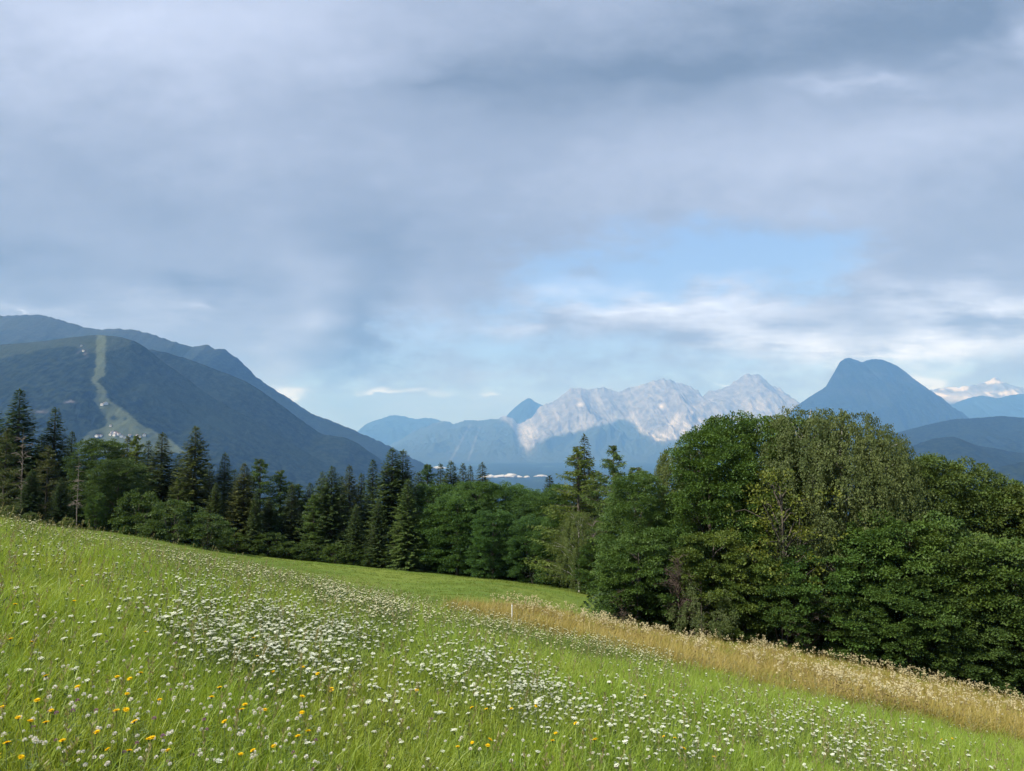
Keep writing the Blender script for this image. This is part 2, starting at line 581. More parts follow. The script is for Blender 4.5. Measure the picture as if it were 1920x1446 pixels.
# ------------------------------------------------------------------ mountains
m, t, out = material('mountain_slopes')
at = t.n('ShaderNodeAttribute', attribute_name='zone')
zr, zg, zb = t.sep(at.outputs['Vector'])
gm = t.n('ShaderNodeNewGeometry')
pos = gm.outputs['Position']
f1, f2, f3 = t.noise(pos, 0.004, 6, 0.65), t.noise(pos, 0.022, 6, 0.7), t.noise(pos, 0.0012, 5, 0.6)
c_for = t.mix(t.ss(f2, 0.40, 0.62), (0.004, 0.008, 0.006), (0.021, 0.031, 0.018))  # conifer tone darkened: cloud shadow and canopy self-shade are put into the colour
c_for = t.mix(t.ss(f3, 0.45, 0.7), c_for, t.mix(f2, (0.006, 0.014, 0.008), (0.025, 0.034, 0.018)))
c_rock = t.mix(t.ss(f1, 0.3, 0.7), (0.085, 0.09, 0.105), (0.20, 0.205, 0.215))
c_rock = t.mix(t.m('MULTIPLY', t.ss(f2, 0.52, 0.7), 0.5), c_rock, (0.075, 0.078, 0.085))
c_grs = t.mix(f2, (0.066, 0.084, 0.046), (0.105, 0.122, 0.064))
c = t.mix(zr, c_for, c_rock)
c = t.mix(zg, c, c_grs)
c = t.mix(zb, c, (0.46, 0.435, 0.41))
p = t.n('ShaderNodeBsdfPrincipled')
p.inputs['Roughness'].default_value = 0.95
p.inputs['Specular IOR Level'].default_value = 0.05
t.lk(c, p.inputs['Base Color'])
b = t.n('ShaderNodeBump')
b.inputs['Strength'].default_value = 0.7
b.inputs['Distance'].default_value = 14.0
t.lk(f2, b.inputs['Height'])
t.lk(b.outputs[0], p.inputs['Normal'])
t.lk(p.outputs[0], out.inputs[0])
M['mountain'] = m


def mountain(name, D, sil, step, rows, front, rough, spur, label, zone_fn=None, seed=0, foot=-830.0, jag=0.0, steep=1.0, oc=4):
    """a range: the ridge follows the skyline at distance D (m), with a spurred slope down to the valley in front and behind"""
    xs = np.array([s[0] for s in sil], float)
    ys = np.array([s[1] for s in sil], float)
    px = np.arange(xs[0], xs[-1] + 0.01, step)
    py = pchip(xs, ys, px)
    sx, sz = slope(px, py)
    n = len(px)
    ridge_x, ridge_z = sx * D, sz * D
    smooth_z = np.maximum(ridge_z, foot + 20)
    if jag:
        ridge_z = ridge_z + jag * ridged(ridge_x / max(jag * 6.5, 130.0), np.zeros(n) + seed * 0.37, 5, seed, 0.6) - jag * 0.6
    ridge_z = np.maximum(ridge_z, foot + 20)
    s = np.concatenate([np.linspace(1, 0, rows) ** 1.15, -np.linspace(0, 1, 10)[1:]])
    H = smooth_z - foot
    Lf = np.full(n, front)
    X = np.repeat(ridge_x[:, None], len(s), 1)
    # slope in front of the ridge: s = 1 at the foot, 0 on the ridge
    Y = D - np.where(s >= 0, s, s)[None, :] * np.where(s >= 0, 1.0, 1.0)[None, :] * Lf[:, None]
    X = X + (s[None, :] * 0.0)
    prof = np.where(s >= 0, (1 - np.abs(s)) ** steep, (1 - np.abs(s)))
    wob = fbm(X / (front * 0.5) + seed, Y / (front * 0.5), 3, seed)
    Z = foot + H[:, None] * prof[None, :] + (ridge_z - smooth_z)[:, None] * np.exp(-np.abs(s) * 26)[None, :]
    amp = np.clip(np.abs(s) * 3.2, 0, 1) * np.clip((1 - np.abs(s)) * 2.5, 0, 1)
    k1 = front * 0.34
    rd = ridged(X / k1 + 0.3 * wob, Y / (k1 * 3.0), oc, seed + 5, 0.5)
    Z = Z + amp[None, :] * H[:, None] * spur * (rd - 0.9) * 0.5
    Z = Z + amp[None, :] * rough * fbm(X / (rough * 7), Y / (rough * 7), 5, seed + 9, 0.6)
    Z = np.maximum(Z, foot - 5)
    # never rise over the skyline of its own ridge
    lim = (ridge_z / D)[:, None] * Y - 2.0 * (np.abs(s)[None, :] > 0)
    Z = np.where((s > 0)[None, :], np.minimum(Z, lim + np.maximum(0, 0)), Z)
    q = len(s)
    Vv = np.stack([X, Y, Z], -1)
    i, j = np.meshgrid(np.arange(n - 1), np.arange(q - 1), indexing='ij')
    Fq = np.stack([i * q + j, (i + 1) * q + j, (i + 1) * q + j + 1, i * q + j + 1], -1).reshape(-1, 4)
    ppx, ppy = project(X, Y, Z)
    zn = np.zeros((n, q, 3)) if zone_fn is None else zone_fn(ppx, ppy, X, Y, Z, rd)
    me = mesh_np(name, Vv.reshape(-1, 3), Fq, M['mountain'], True, {'zone': zn.reshape(-1, 3)})
    o = link(name, me, kind='structure', label=label)
    return Vv, ppx, ppy


def poly_band(py, px, table):
    """1 inside the band given by rows (py, left, right)"""
    r = np.array(table, float)
    l, g = np.interp(py, r[:, 0], r[:, 1]), np.interp(py, r[:, 0], r[:, 2])
    ok = (py >= r[0, 0]) & (py <= r[-1, 0])
    return ok * sstep(l - 1.2, l + 1.2, px) * (1 - sstep(g - 1.2, g + 1.2, px))


def ski_zone(px, py, X, Y, Z, rd):
    n = fbm(X / 120, Z / 120, 4, 3) * 6
    n2 = fbm(X / 40, Z / 40, 4, 8, 0.65) * 3.4
    band = poly_band(py + n2 * 0.6, px + n2, [(600, 181, 199), (690, 180, 197), (705, 174, 195), (716, 173, 181), (722, 178, 190), (732, 184, 199), (742, 180, 201), (750, 175, 204),
                                    (760, 183, 216), (775, 193, 240), (790, 203, 256), (800, 200, 270), (809, 172, 292), (818, 158, 310), (850, 140, 350)])
    tree_line = np.interp(px, [-300, 0, 30, 100, 140, 160, 175, 200, 225, 245, 260], [690, 672, 668, 650, 652, 660, 664, 660, 654, 644, 600])
    cap = (1 - sstep(-4, 3, py + n - tree_line)) * 0.24
    g = np.maximum(band * 0.85, cap)
    grove = np.exp(-(((px - 213) / 7) ** 2 + ((py - 784) / 5) ** 2) * 1.6) + np.exp(-(((px - 235) / 3) ** 2 + ((py - 785) / 4) ** 2) * 1.6) + np.exp(-(((px - 185) / 9) ** 2 + ((py - 817) / 5) ** 2))
    g = g * (1 - np.clip(grove * 1.6, 0, 1))
    scar = np.exp(-(((px - 131) / 8) ** 2 + ((py - 752.5 - np.abs(px - 133) * 0.2) / 1.7) ** 2)) + 0.45 * np.exp(-(((px - 78) / 12) ** 2 + ((py - 772) / 2.0) ** 2)) + 0.4 * np.exp(-(((px - 155) / 9) ** 2 + ((py - 664) / 6) ** 2)) * (n2 > 0.4)
    scar = np.clip(scar, 0, 1)
    return np.stack([scar * 0.8, np.clip(g, 0, 1), scar * 0.35], -1)


def thin_zone(lvl, w=30):
    def fn(px, py, X, Y, Z, rd):
        n = fbm(X / 300, Z / 200, 4, 2)
        g = sstep(lvl - 200, lvl + 200, Z + n * 260)
        return np.stack([g * 0.10, g * 0.16, g * 0], -1)
    return fn


R1 = mountain('hill', 9600, [(-700, 640), (-400, 560), (-150, 588), (0, 594), (67, 592), (100, 598), (140, 610), (187, 619), (217, 618), (247, 620), (283, 628), (327, 643), (367, 651), (388, 648), (400, 655),
                              (417, 656), (447, 675), (483, 710), (540, 748), (590, 780), (623, 792), (667, 810), (727, 837), (793, 870), (860, 895), (930, 915)],
              2.5, 60, 3900, 40, 0.13, 'long blue ridge behind the hill with the ski run', thin_zone(1150), 21, jag=14)
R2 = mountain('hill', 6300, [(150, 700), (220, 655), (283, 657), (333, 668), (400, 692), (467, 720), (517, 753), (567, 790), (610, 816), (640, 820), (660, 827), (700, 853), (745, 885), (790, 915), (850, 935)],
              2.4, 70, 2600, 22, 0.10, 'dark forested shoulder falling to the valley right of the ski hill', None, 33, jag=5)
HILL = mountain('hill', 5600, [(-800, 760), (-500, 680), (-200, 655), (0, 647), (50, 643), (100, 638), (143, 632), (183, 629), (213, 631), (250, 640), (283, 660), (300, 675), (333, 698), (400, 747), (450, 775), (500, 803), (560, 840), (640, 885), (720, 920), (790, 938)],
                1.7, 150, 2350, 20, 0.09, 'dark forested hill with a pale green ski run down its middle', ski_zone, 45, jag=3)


def wall_zone(px, py, X, Y, Z, rd):
    n = fbm(X / 900, Z / 500, 5, 7)
    n2 = fbm(X / 230 + Z / 900, Z / 700, 5, 12, 0.62)
    n3 = ridged(X / 260 + Z / 1100, Z / 1100, 5, 14, 0.6)
    line = np.interp(px, [640, 700, 760, 830, 900, 935, 955, 980, 990, 1005, 1040, 1090, 1130, 1170, 1185, 1200, 1250, 1290, 1330, 1400, 1520],
                     [830, 815, 803, 790, 780, 784, 795, 832, 842, 832, 818, 806, 797, 785, 790, 806, 826, 822, 812, 816, 812])
    rock = 1 - sstep(-4, 5, py + n * 7 + n2 * 4 - line)
    gully = np.exp(-(((px - 880 + (py - 800) * 0.55) / 2.2) ** 2)) * (py > 795) * (py < 870) + np.exp(-(((px - 900 + (py - 800) * 0.35) / 1.8) ** 2)) * (py > 800) * (py < 865)
    scree = np.exp(-(((px - 990) / 13) ** 2 + ((py - 818) / 22) ** 2)) * 1.0
    arc = np.abs(np.hypot((px - 1243) / 52, (py - 770) / 50) - 1)
    scree = scree + np.exp(-(arc / 0.16) ** 2) * (py > 772) * sstep(-0.5, 0.35, n2) * 1.0
    scree = scree + np.exp(-(((px - 1250 - (812 - py) * 0.7) / 9) ** 2)) * (py > 775) * (py < 826) * 0.9
    scree = scree + np.exp(-(((px - 1300 - (800 - py) * 0.6) / 12) ** 2)) * (py > 785) * (py < 822) * 0.6 * sstep(-0.3, 0.3, n2)
    scree = scree + np.exp(-(((px - 1420 - (760 - py) * 1.1) / 16) ** 2)) * (py > 745) * (py < 800) * 0.35 * sstep(-0.2, 0.3, n2)
    scree = scree + 0.22 * sstep(0.25, 0.7, n3) * rock * sstep(-0.1, 0.3, n2) + 0.16 * sstep(0.35, 0.6, n2) * rock
    streak = sstep(-0.25, 0.25, fbm(X / 105 + Z / 300, Z / 490, 4, 23, 0.7))
    scree = np.clip(scree, 0, 1) * (0.25 + 0.75 * streak) * sstep(-0.9, 0.1, n + 0.4)
    snow = np.exp(-(((px - 1088) / 5) ** 2 + ((py - 759) / 3) ** 2)) * 1.2 + np.exp(-(((px - 1240) / 4) ** 2 + ((py - 762) / 3.5) ** 2))
    return np.stack([np.clip(rock + gully * 0.35 + scree * 0.5, 0, 1), (1 - rock) * 0.3, np.clip(scree * 0.75 + snow + gully * 0.06, 0, 1)], -1)


def bare_zone(px, py, X, Y, Z, rd):
    n = fbm(X / 900, Z / 500, 5, 4)
    g = sstep(1100, 1500, Z + n * 500)
    return np.stack([g * 0.8, g * 0, sstep(0.1, 0.5, n) * g * 0.3], -1)


def snow_zone(px, py, X, Y, Z, rd):
    n = fbm(X / 700, Z / 300, 5, 5)
    g = 1 - sstep(752, 764, py + n * 8)
    s = sstep(0.05, 0.35, n) * (1 - sstep(740, 752, py)) + np.exp(-(((px - 1895) / 9) ** 2 + ((py - 737) / 7) ** 2)) + 0.5 * np.exp(-(((px - 1800) / 45) ** 2 + ((py - 745) / 9) ** 2))
    return np.stack([g, g * 0, np.clip(s, 0, 1) * 0.9], -1)


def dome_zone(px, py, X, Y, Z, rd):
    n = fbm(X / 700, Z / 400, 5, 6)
    g = sstep(-0.1, 0.5, n) * sstep(200, 1900, Z) * 0.12  # rock kept nearly forest-dark, so the summit's cloud shade is in its colour
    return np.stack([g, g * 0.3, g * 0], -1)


mountain('mountain', 33000, [(560, 850), (640, 825), (667, 812), (690, 795), (720, 785), (737, 780), (755, 782), (780, 787), (800, 785), (825, 790), (845, 803), (900, 830), (960, 850)], 2.0, 50, 5000, 150, 0.25,
         'faintest low pale range beside the foot of the blue ridge', bare_zone, 51, jag=40)
mountain('mountain', 31000, [(900, 850), (930, 800), (948, 782), (965, 765), (985, 750), (992, 747), (1005, 755), (1020, 761), (1060, 775), (1120, 800)], 2.0, 40, 4000, 120, 0.25,
         'small dark blue peak in the notch of the limestone range', None, 57, jag=12)
mountain('mountain', 28000, [(600, 900), (660, 865), (730, 838), (800, 801), (830, 793), (857, 796), (875, 791), (905, 791), (930, 786), (948, 783), (960, 787), (973, 797), (985, 792), (1001, 781), (1014, 763), (1039, 755), (1054, 744),
                             (1072, 731), (1087, 730), (1102, 734), (1129, 728), (1157, 735), (1185, 729), (1213, 721), (1245, 713), (1269, 718), (1288, 725), (1309, 735), (1316, 750), (1322, 742), (1332, 736), (1360, 729),
                             (1374, 720), (1389, 708), (1402, 704), (1417, 703), (1431, 711), (1445, 724), (1459, 729), (1481, 745), (1509, 766), (1560, 800), (1640, 850)], 1.0, 130, 7500, 190, 0.48,
         'pale grey limestone range with bright scree fans and forested foot', wall_zone, 63, jag=62, steep=1.5, oc=6)
mountain('mountain', 30500, [(1600, 800), (1700, 745), (1746, 733), (1771, 729), (1807, 727), (1824, 724), (1849, 718), (1865, 710), (1877, 716), (1895, 723), (1920, 729), (1990, 722), (2080, 740), (2300, 800)], 1.6, 60, 4500, 150, 0.35,
         'distant snow patched range at the far right', snow_zone, 71, jag=50, steep=1.2)
mountain('mountain', 26000, [(1640, 830), (1730, 790), (1771, 761), (1785, 759), (1807, 750), (1842, 743), (1870, 747), (1900, 741), (1960, 738), (2050, 750), (2300, 810)], 2.0, 50, 4200, 110, 0.3,
         'hazy blue foothill range below the snow patched mountains', None, 77, jag=14)
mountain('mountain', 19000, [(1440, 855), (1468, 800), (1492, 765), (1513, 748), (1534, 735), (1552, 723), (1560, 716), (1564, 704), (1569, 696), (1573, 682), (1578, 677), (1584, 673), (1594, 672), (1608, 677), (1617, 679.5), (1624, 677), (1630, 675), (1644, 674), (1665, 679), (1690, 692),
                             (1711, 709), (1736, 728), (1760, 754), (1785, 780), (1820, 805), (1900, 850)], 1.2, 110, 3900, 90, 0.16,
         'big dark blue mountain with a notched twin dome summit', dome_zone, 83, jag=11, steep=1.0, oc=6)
mountain('hill', 10000, [(1400, 900), (1500, 868), (1600, 838), (1674, 814), (1700, 807), (1736, 798), (1789, 787), (1835, 784), (1884, 781), (1920, 784), (2000, 775), (2150, 780), (2400, 830)], 2.0, 60, 3600, 35, 0.14,
         'broad blue wooded hill in front of the dome mountain', None, 91, jag=5)
mountain('hill', 7000, [(1540, 910), (1640, 868), (1697, 844), (1729, 830), (1764, 821), (1785, 820), (1807, 826), (1835, 837), (1863, 841), (1920, 850), (2000, 846), (2200, 880)], 2.0, 60, 2400, 26, 0.14,
         'smaller rounded dark blue hill over the right trees', None, 97, jag=4)
mountain('hill', 5300, [(1740, 930), (1800, 905), (1842, 890), (1877, 876), (1920, 868), (2000, 862), (2150, 880), (2300, 920)], 2.0, 50, 1850, 20, 0.14,
         'darkest low wooded hill at the right edge just over the trees', None, 101, jag=4)

# ------------------------------------------------------------------ haze
bpy_me = mesh_np('haze', np.array([[x, y, z] for x in (-48000, 48000) for y in (-48000, 48000) for z in (-842, 2560)], float),
                 np.array([[0, 1, 3, 2], [4, 6, 7, 5], [0, 4, 5, 1], [2, 3, 7, 6], [0, 2, 6, 4], [1, 5, 7, 3]]))
m, t, out = material('haze')
pv = t.n('ShaderNodeVolumePrincipled')
pv.inputs['Color'].default_value = (0.20, 0.47, 1.0, 1)
pv.inputs['Absorption Color'].default_value = (1, 1, 1, 1)
pv.inputs['Density'].default_value = 4.5e-5
pv.inputs['Anisotropy'].default_value = 0.0
t.lk(pv.outputs[0], out.inputs['Volume'])
m.cycles.homogeneous_volume = True
bpy_me.materials.append(m)
link('haze', bpy_me, kind='stuff', label='thin blue mountain haze filling the valley')

# ------------------------------------------------------------------ low cloud in the valley
m, t, out = material('valley_cloud')
p = t.n('ShaderNodeBsdfPrincipled')
p.inputs['Base Color'].default_value = (0.42, 0.42, 0.42, 1)
p.inputs['Roughness'].default_value = 1.0
p.inputs['Specular IOR Level'].default_value = 0.0
t.lk(p.outputs[0], out.inputs[0])
M['cloud'] = m


def cloud_bank(px, py, D, w, h, seed, label):
    r = np.random.default_rng(seed)
    sx, sz = slope(px, py)
    nu, nv = 72, 26
    vs_, fs, c = [], [], 0
    for k in range(13):
        f = k / 12 - 0.5
        R_ = h * (0.55 + 0.75 * r.random()) * (1 - 1.3 * f * f * 2)
        R_ = max(R_, h * 0.25)
        cx, cyy, cz = f * w + r.normal() * w * 0.03, r.normal() * h * 0.5, R_ * 0.35
        a, b = np.meshgrid(np.linspace(0, 2 * pi, 29)[:-1], np.linspace(0.02, pi - 0.02, 15), indexing='ij')
        n = np.stack([np.cos(a) * np.sin(b), np.sin(a) * np.sin(b), np.cos(b)], -1)
        rad = R_ * (1 + 0.35 * fbm(n[..., 0] * 2.2 + k * 7 + n[..., 2], n[..., 1] * 2.2 + n[..., 2] * 1.3, 4, seed + k))
        P = n * rad[..., None] * np.array([1.9, 1.2, 0.8])
        P[..., 2] = np.where(P[..., 2] < -0.25 * R_, -0.25 * R_ + (P[..., 2] + 0.25 * R_) * 0.15, P[..., 2])
        P += np.array([cx, cyy, cz])
        i, j = np.meshgrid(np.arange(28), np.arange(14), indexing='ij')
        i2 = (i + 1) % 28
        vs_.append(P.reshape(-1, 3))
        fs.append(np.stack([i * 15 + j, i * 15 + j + 1, i2 * 15 + j + 1, i2 * 15 + j], -1).reshape(-1, 4) + c)
        c += 28 * 15
    me = mesh_np('valley_cloud', np.concatenate(vs_), np.concatenate(fs), M['cloud'], True)
    o = link('valley_cloud', me, kind='stuff', label=label)
    o.location = (float(sx) * D, D, float(sz) * D)


cloud_bank(948, 896, 10500, 700, 42, 1, 'flat white cloud bank lying low in the valley behind the treetops')
cloud_bank(822, 879, 10800, 180, 30, 2, 'small wisp of white cloud in the valley between spruce tops')
cloud_bank(1014, 894, 10600, 170, 20, 3, 'thin white cloud scrap at the end of the valley cloud bank')


# ------------------------------------------------------------------ trees
def trunk_geo(H, r0, lean=0.02, r=rng, top=0.95, seg=9):
    z = np.linspace(-0.35, H * top, seg)
    p = np.stack([np.cumsum(r.normal(0, lean, seg)) * H * 0.08, np.cumsum(r.normal(0, lean, seg)) * H * 0.08, z], -1)
    p[:2, :2] = 0
    rad = r0 * np.clip(1 - z / (H * 1.02), 0.03, 1) ** 0.85
    rad[0] = r0 * 1.5
    g = Geo()
    g.tube(p, rad, 7)
    return g, p


def make_spruce(H, R, seed, droop=0.35, dens=1.0, base=0.04):
    r = np.random.default_rng(seed)
    tg, tp = trunk_geo(H, H * 0.014, 0.006, r, 0.985)
    g = Geo()
    z = H * base
    while z < H * 0.985:
        tt = z / H
        n = r.integers(5, 8)
        a0 = r.random() * 2 * pi
        for k in range(n):
            a = a0 + k * 2 * pi / n + r.normal(0, 0.22)
            ln = R * (1 - tt) ** 0.8 * (0.72 + 0.42 * r.random()) + 0.10
            if tt < 0.15:
                ln *= 0.75 + 1.6 * tt
            rise = 0.35 - 0.9 * (1 - tt) * droop * 2.0
            u = np.array([cos(a), sin(a), 0.0])
            m_ = max(6, int(ln * 15 * dens))
            s = np.sort(r.random(m_)) ** 0.8
            axis = u[None] * (s * ln)[:, None]
            axis[:, 2] = z + ln * (rise * s + 0.32 * droop * s ** 3)
            sg = np.where(r.random(m_) < 0.5, -1.0, 1.0)
            sd = np.array([-sin(a), cos(a), 0.0])
            d = u[None] * (0.75 + 0.3 * r.random((m_, 1))) + sd[None] * (sg * r.uniform(0.2, 1.1, m_))[:, None]
            d[:, 2] += r.normal(-0.30 * (1 - tt * 0.9), 0.28, m_) + rise * 0.5
            tl = (0.20 + 0.34 * r.random(m_)) * (0.45 + 0.75 * (1 - s)) * min(1.0, 0.35 + ln / 2.6)
            nn = rdir(m_, r) * 0.8 + np.array([0, 0, 1.0])
            g.leaves(axis, d, nn, tl * 1.5, tl * 0.42 + 0.03)
            if k % 2 == 0 and ln > 0.8:
                e = np.linspace(0.03, 0.75, 4)
                q = u[None] * (e * ln)[:, None]
                q[:, 2] = z + ln * (rise * e + 0.32 * droop * e ** 3)
                tg.tube(q, 0.035 * (1 - e) * (0.4 + ln / 3) + 0.006, 3)
        z += (0.20 + 0.14 * r.random()) * (1.0 - 0.35 * tt) * H / 17
    n = 14
    p = np.zeros((n, 3))
    p[:, 2] = H * np.linspace(0.955, 0.99, n)
    d = rdir(n, r)
    d[:, 2] = np.abs(d[:, 2]) + 1.0
    g.leaves(p, d, rdir(n, r), 0.38, 0.09)
    return tg.mesh('spruce_trunk', M['bark']), g.mesh('spruce_crown', M['spruce'])


def make_larch(H, R, seed, dens=1.0, base=0.03):
    r = np.random.default_rng(seed)
    tg, tp = trunk_geo(H, H * 0.013, 0.012, r, 0.97)
    g = Geo()
    nb = int(165 * dens * (H / 15))
    for k in range(nb):
        tt = base + (0.985 - base) * (k + r.random()) / nb
        a = r.random() * 2 * pi
        ln = R * (np.clip((1 - tt) * 1.5, 0, 1) ** 0.75) * (0.45 + 0.65 * r.random()) + 0.15
        rise = r.uniform(-0.12, 0.35)
        u = np.array([cos(a), sin(a), 0.0])
        sd = np.array([-sin(a), cos(a), 0.0])
        m_ = int(30 + ln * 58)
        s = r.random(m_) ** 0.75
        ax = u[None] * (s * ln)[:, None] + sd[None] * (r.normal(0, 0.14, m_) * ln * s)[:, None]
        ax[:, 2] = tt * H + ln * (rise * s + 0.20 * s * s) - np.abs(r.normal(0, 0.24, m_)) * s
        d = u[None] * 0.5 + rdir(m_, r) * 0.7
        d[:, 2] -= 0.55
        g.leaves(ax, d, rdir(m_, r), r.uniform(0.14, 0.34, m_), r.uniform(0.05, 0.09, m_))
        e = np.linspace(0, 0.9, 4)
        q = u[None] * (e * ln)[:, None]
        q[:, 2] = tt * H + ln * (rise * e + 0.20 * e * e)
        tg.tube(q, 0.035 * (1 - e) + 0.006, 3)
    return tg.mesh('larch_trunk', M['bark']), g.mesh('larch_crown', M['larch'])


def crown_clumps(H, R, base, n, r, lobes=5, power=0.5):
    """positions through an uneven crown volume, crowded towards its outside"""
    ph, am = r.random(lobes) * 2 * pi, r.uniform(0.05, 0.22, lobes)
    t = r.beta(1.45, 1.25, n)
    a = r.random(n) * 2 * pi
    prof = np.sin(pi * np.clip(0.10 + 0.88 * t, 0, 1)) ** power
    lob = 1 + sum(am[k] * np.sin((k + 1) * a + ph[k] + t * 4 * (k % 3)) for k in range(lobes))
    rad = R * prof * lob * r.uniform(0.2, 1.0, n) ** 0.42 * np.where(r.random(n) < 0.12, 1.14, 1.0)
    return np.stack([np.cos(a) * rad, np.sin(a) * rad, H * (base + (1 - base) * t * 0.97)], -1)


def limbs_to(tg, pts, H, base, r, count, rad=0.05):
    for q in pts[r.permutation(len(pts))[:count]]:
        z0 = max(0.12 * H, min(q[2] - 0.25 * H * r.random() - 0.35 * np.hypot(q[0], q[1]), 0.8 * H))
        e = np.linspace(0, 1, 6)[:, None]
        p0 = np.array([0, 0, z0])
        w = r.normal(0, 0.10, (6, 3)) * np.linspace(0, 1, 6)[:, None] * 2
        path = p0 + (q - p0) * e + w * 0.7
        path[:, 2] += (0.5 * np.sin(e * pi) * 0.25 * np.hypot(q[0], q[1]))[:, 0]
        tg.tube(path, (rad * (1 - 0.9 * e[:, 0]) + 0.008) * H / 12, 5)


def make_broad(H, R, seed, n=520, per=110, leaf=0.13, base=0.12, mat='broad', size=(0.38, 0.85), flat=0.55, trunk='bark', stems=1, limb=26, power=0.5):
    r = np.random.default_rng(seed)
    tg, tp = trunk_geo(H, H * 0.016, 0.02, r, 0.85)
    for _ in range(stems - 1):
        a = r.random() * 2 * pi
        e = np.linspace(0, 1, 7)
        q = np.stack([np.cos(a) * (0.15 + e * R * 0.35), np.sin(a) * (0.15 + e * R * 0.35), -0.3 + e * H * 0.75], -1)
        tg.tube(q, H * 0.011 * (1 - 0.85 * e) + 0.01, 6)
    C = crown_clumps(H, R, base, n, r, power=power)
    g = Geo()
    limbs_to(tg, C, H, base, r, limb)
    for c in C:
        s = size[0] * 0.7 + (size[1] * 1.25 - size[0] * 0.7) * r.random() ** 1.6
        m_ = int(per * (0.35 + 1.5 * (s / size[1]) ** 1.6 * (0.6 + 0.6 * r.random())))
        d = rdir(m_, r)
        d[:, 2] = np.where(d[:, 2] < -0.25, -d[:, 2], d[:, 2])
        out = np.array([c[0], c[1], 0.0])
        out /= np.linalg.norm(out) + 0.3
        p = c + d * np.array([s, s, s * flat]) * r.uniform(0.45, 1.0, (m_, 1)) + out * 0.15
        ax = d * 0.7 + out * 0.5 + rdir(m_, r) * 0.6
        ax[:, 2] -= 0.25
        nn = rdir(m_, r) * 0.65 + d * 0.5 + np.array([0, 0, 0.7])
        L_ = leaf * r.uniform(0.65, 1.35, m_)
        g.leaves(p, ax, nn, L_ * 1.25, L_ * 0.85)
    return tg.mesh('tree_trunk', M[trunk]), g.mesh('tree_crown', M[mat])


def make_weeping(H, R, seed, n=330, leaf=0.066, base=0.10, per=190, drop=(0.7, 1.9), mat='birch', trunk='pale_bark', limb=34):
    """birch or willow with hanging sprays"""
    r = np.random.default_rng(seed)
    tg, tp = trunk_geo(H, H * 0.013, 0.02, r, 0.9)
    C = crown_clumps(H, R, base, n, r, power=0.42)
    g = Geo()
    limbs_to(tg, C, H, base, r, limb, 0.04)
    for c in C:
        hang = r.uniform(*drop) * (0.45 + 0.7 * r.random())
        m_ = int(per * (0.45 + 0.55 * hang))
        out = np.array([c[0], c[1], 0.0])
        out /= np.linalg.norm(out) + 0.3
        ks = 7
        s = r.random(m_) ** 0.85
        k = r.integers(0, ks, m_)
        off = r.normal(0, 0.20, (ks, 3))
        hk = r.uniform(0.55, 1.15, ks)
        arch = out[None] * (0.50 * np.sqrt(s))[:, None]
        p = c + off[k] * (0.45 + 0.55 * s)[:, None] + arch + r.normal(0, 0.055, (m_, 3))
        p[:, 2] = c[2] + off[k, 2] * 0.4 + 0.24 * np.sin(np.minimum(s * 5, pi)) - hang * s ** 1.25 * hk[k] + r.normal(0, 0.03, m_)
        p[:, 2] = np.maximum(p[:, 2], 0.15 + 0.3 * r.random(m_))
        ax = rdir(m_, r) * 0.55 + out * 0.25
        ax[:, 2] -= 0.8
        nn = rdir(m_, r) * 0.8 + out * 0.6 + np.array([0, 0, 0.5])
        L_ = leaf * r.uniform(0.7, 1.35, m_)
        g.leaves(p, ax, nn, L_ * 1.35, L_ * 0.8)
    return tg.mesh('birch_trunk', M[trunk]), g.mesh('birch_crown', M[mat])


def make_bare(H, R, seed, mat='dead', nb=26, r0=0.012, base=0.15, up=0.3, twig=5, lean=0.03):
    r = np.random.default_rng(seed)
    tg, tp = trunk_geo(H, H * r0, lean, r, 1.0)
    g = Geo()
    for k in range(nb):
        tt = base + (0.97 - base) * r.random()
        p0 = np.array([np.interp(tt * H, tp[:, 2], tp[:, i]) for i in range(3)])
        a = r.random() * 2 * pi
        ln = R * (1.05 - tt) ** 0.6 * r.uniform(0.5, 1.15)
        e = np.linspace(0, 1, 6)
        path = p0 + np.stack([np.cos(a) * e * ln, np.sin(a) * e * ln, e * ln * up + 0.15 * ln * np.sin(e * 4)], -1) + np.cumsum(r.normal(0, 0.035 * ln, (6, 3)), 0) * e[:, None]
        g.tube(path, H * r0 * 0.30 * (1 - 0.85 * e) + 0.006, 4)
        for _ in range(twig):
            i = r.integers(1, 6)
            d = rdir(1, r)[0]
            d[2] = d[2] * 0.5 + up * 0.4
            l2 = ln * r.uniform(0.15, 0.42)
            e2 = np.linspace(0, 1, 4)[:, None]
            g.tube(path[i] + d * l2 * e2 + np.cumsum(r.normal(0, 0.03 * ln, (4, 3)), 0) * e2, 0.014 * (1 - 0.7 * e2[:, 0]) * H / 8 + 0.004, 3)
    return tg.mesh('bare_trunk', M[mat]), g.mesh('bare_branches', M[mat])


P = {}
P['spruce'] = [(17.0, make_spruce(17, 3.0, 1, 0.34)), (17.0, make_spruce(17, 2.5, 2, 0.30, 1.1)), (17.0, make_spruce(17, 3.5, 3, 0.42)), (17.0, make_spruce(17, 2.9, 4, 0.28, 0.95)), (17.0, make_spruce(17, 4.3, 5, 0.22, 0.9))]
P['larch'] = [(15.0, make_larch(15, 2.2, 11)), (15.0, make_larch(15, 2.9, 12, 0.9)), (15.0, make_larch(15, 3.4, 13, 0.75))]
P['broad'] = [(12.0, make_broad(12, 3.7, 21, 560, 100, 0.12, 0.01, power=0.36)), (12.0, make_broad(12, 3.2, 22, 540, 100, 0.115, 0.01, power=0.33)), (12.0, make_broad(12, 4.2, 23, 620, 138, 0.098, 0.03, stems=3, power=0.40)), (12.0, make_broad(12, 3.5, 24, 560, 155, 0.094, 0.02, stems=2, power=0.34))]
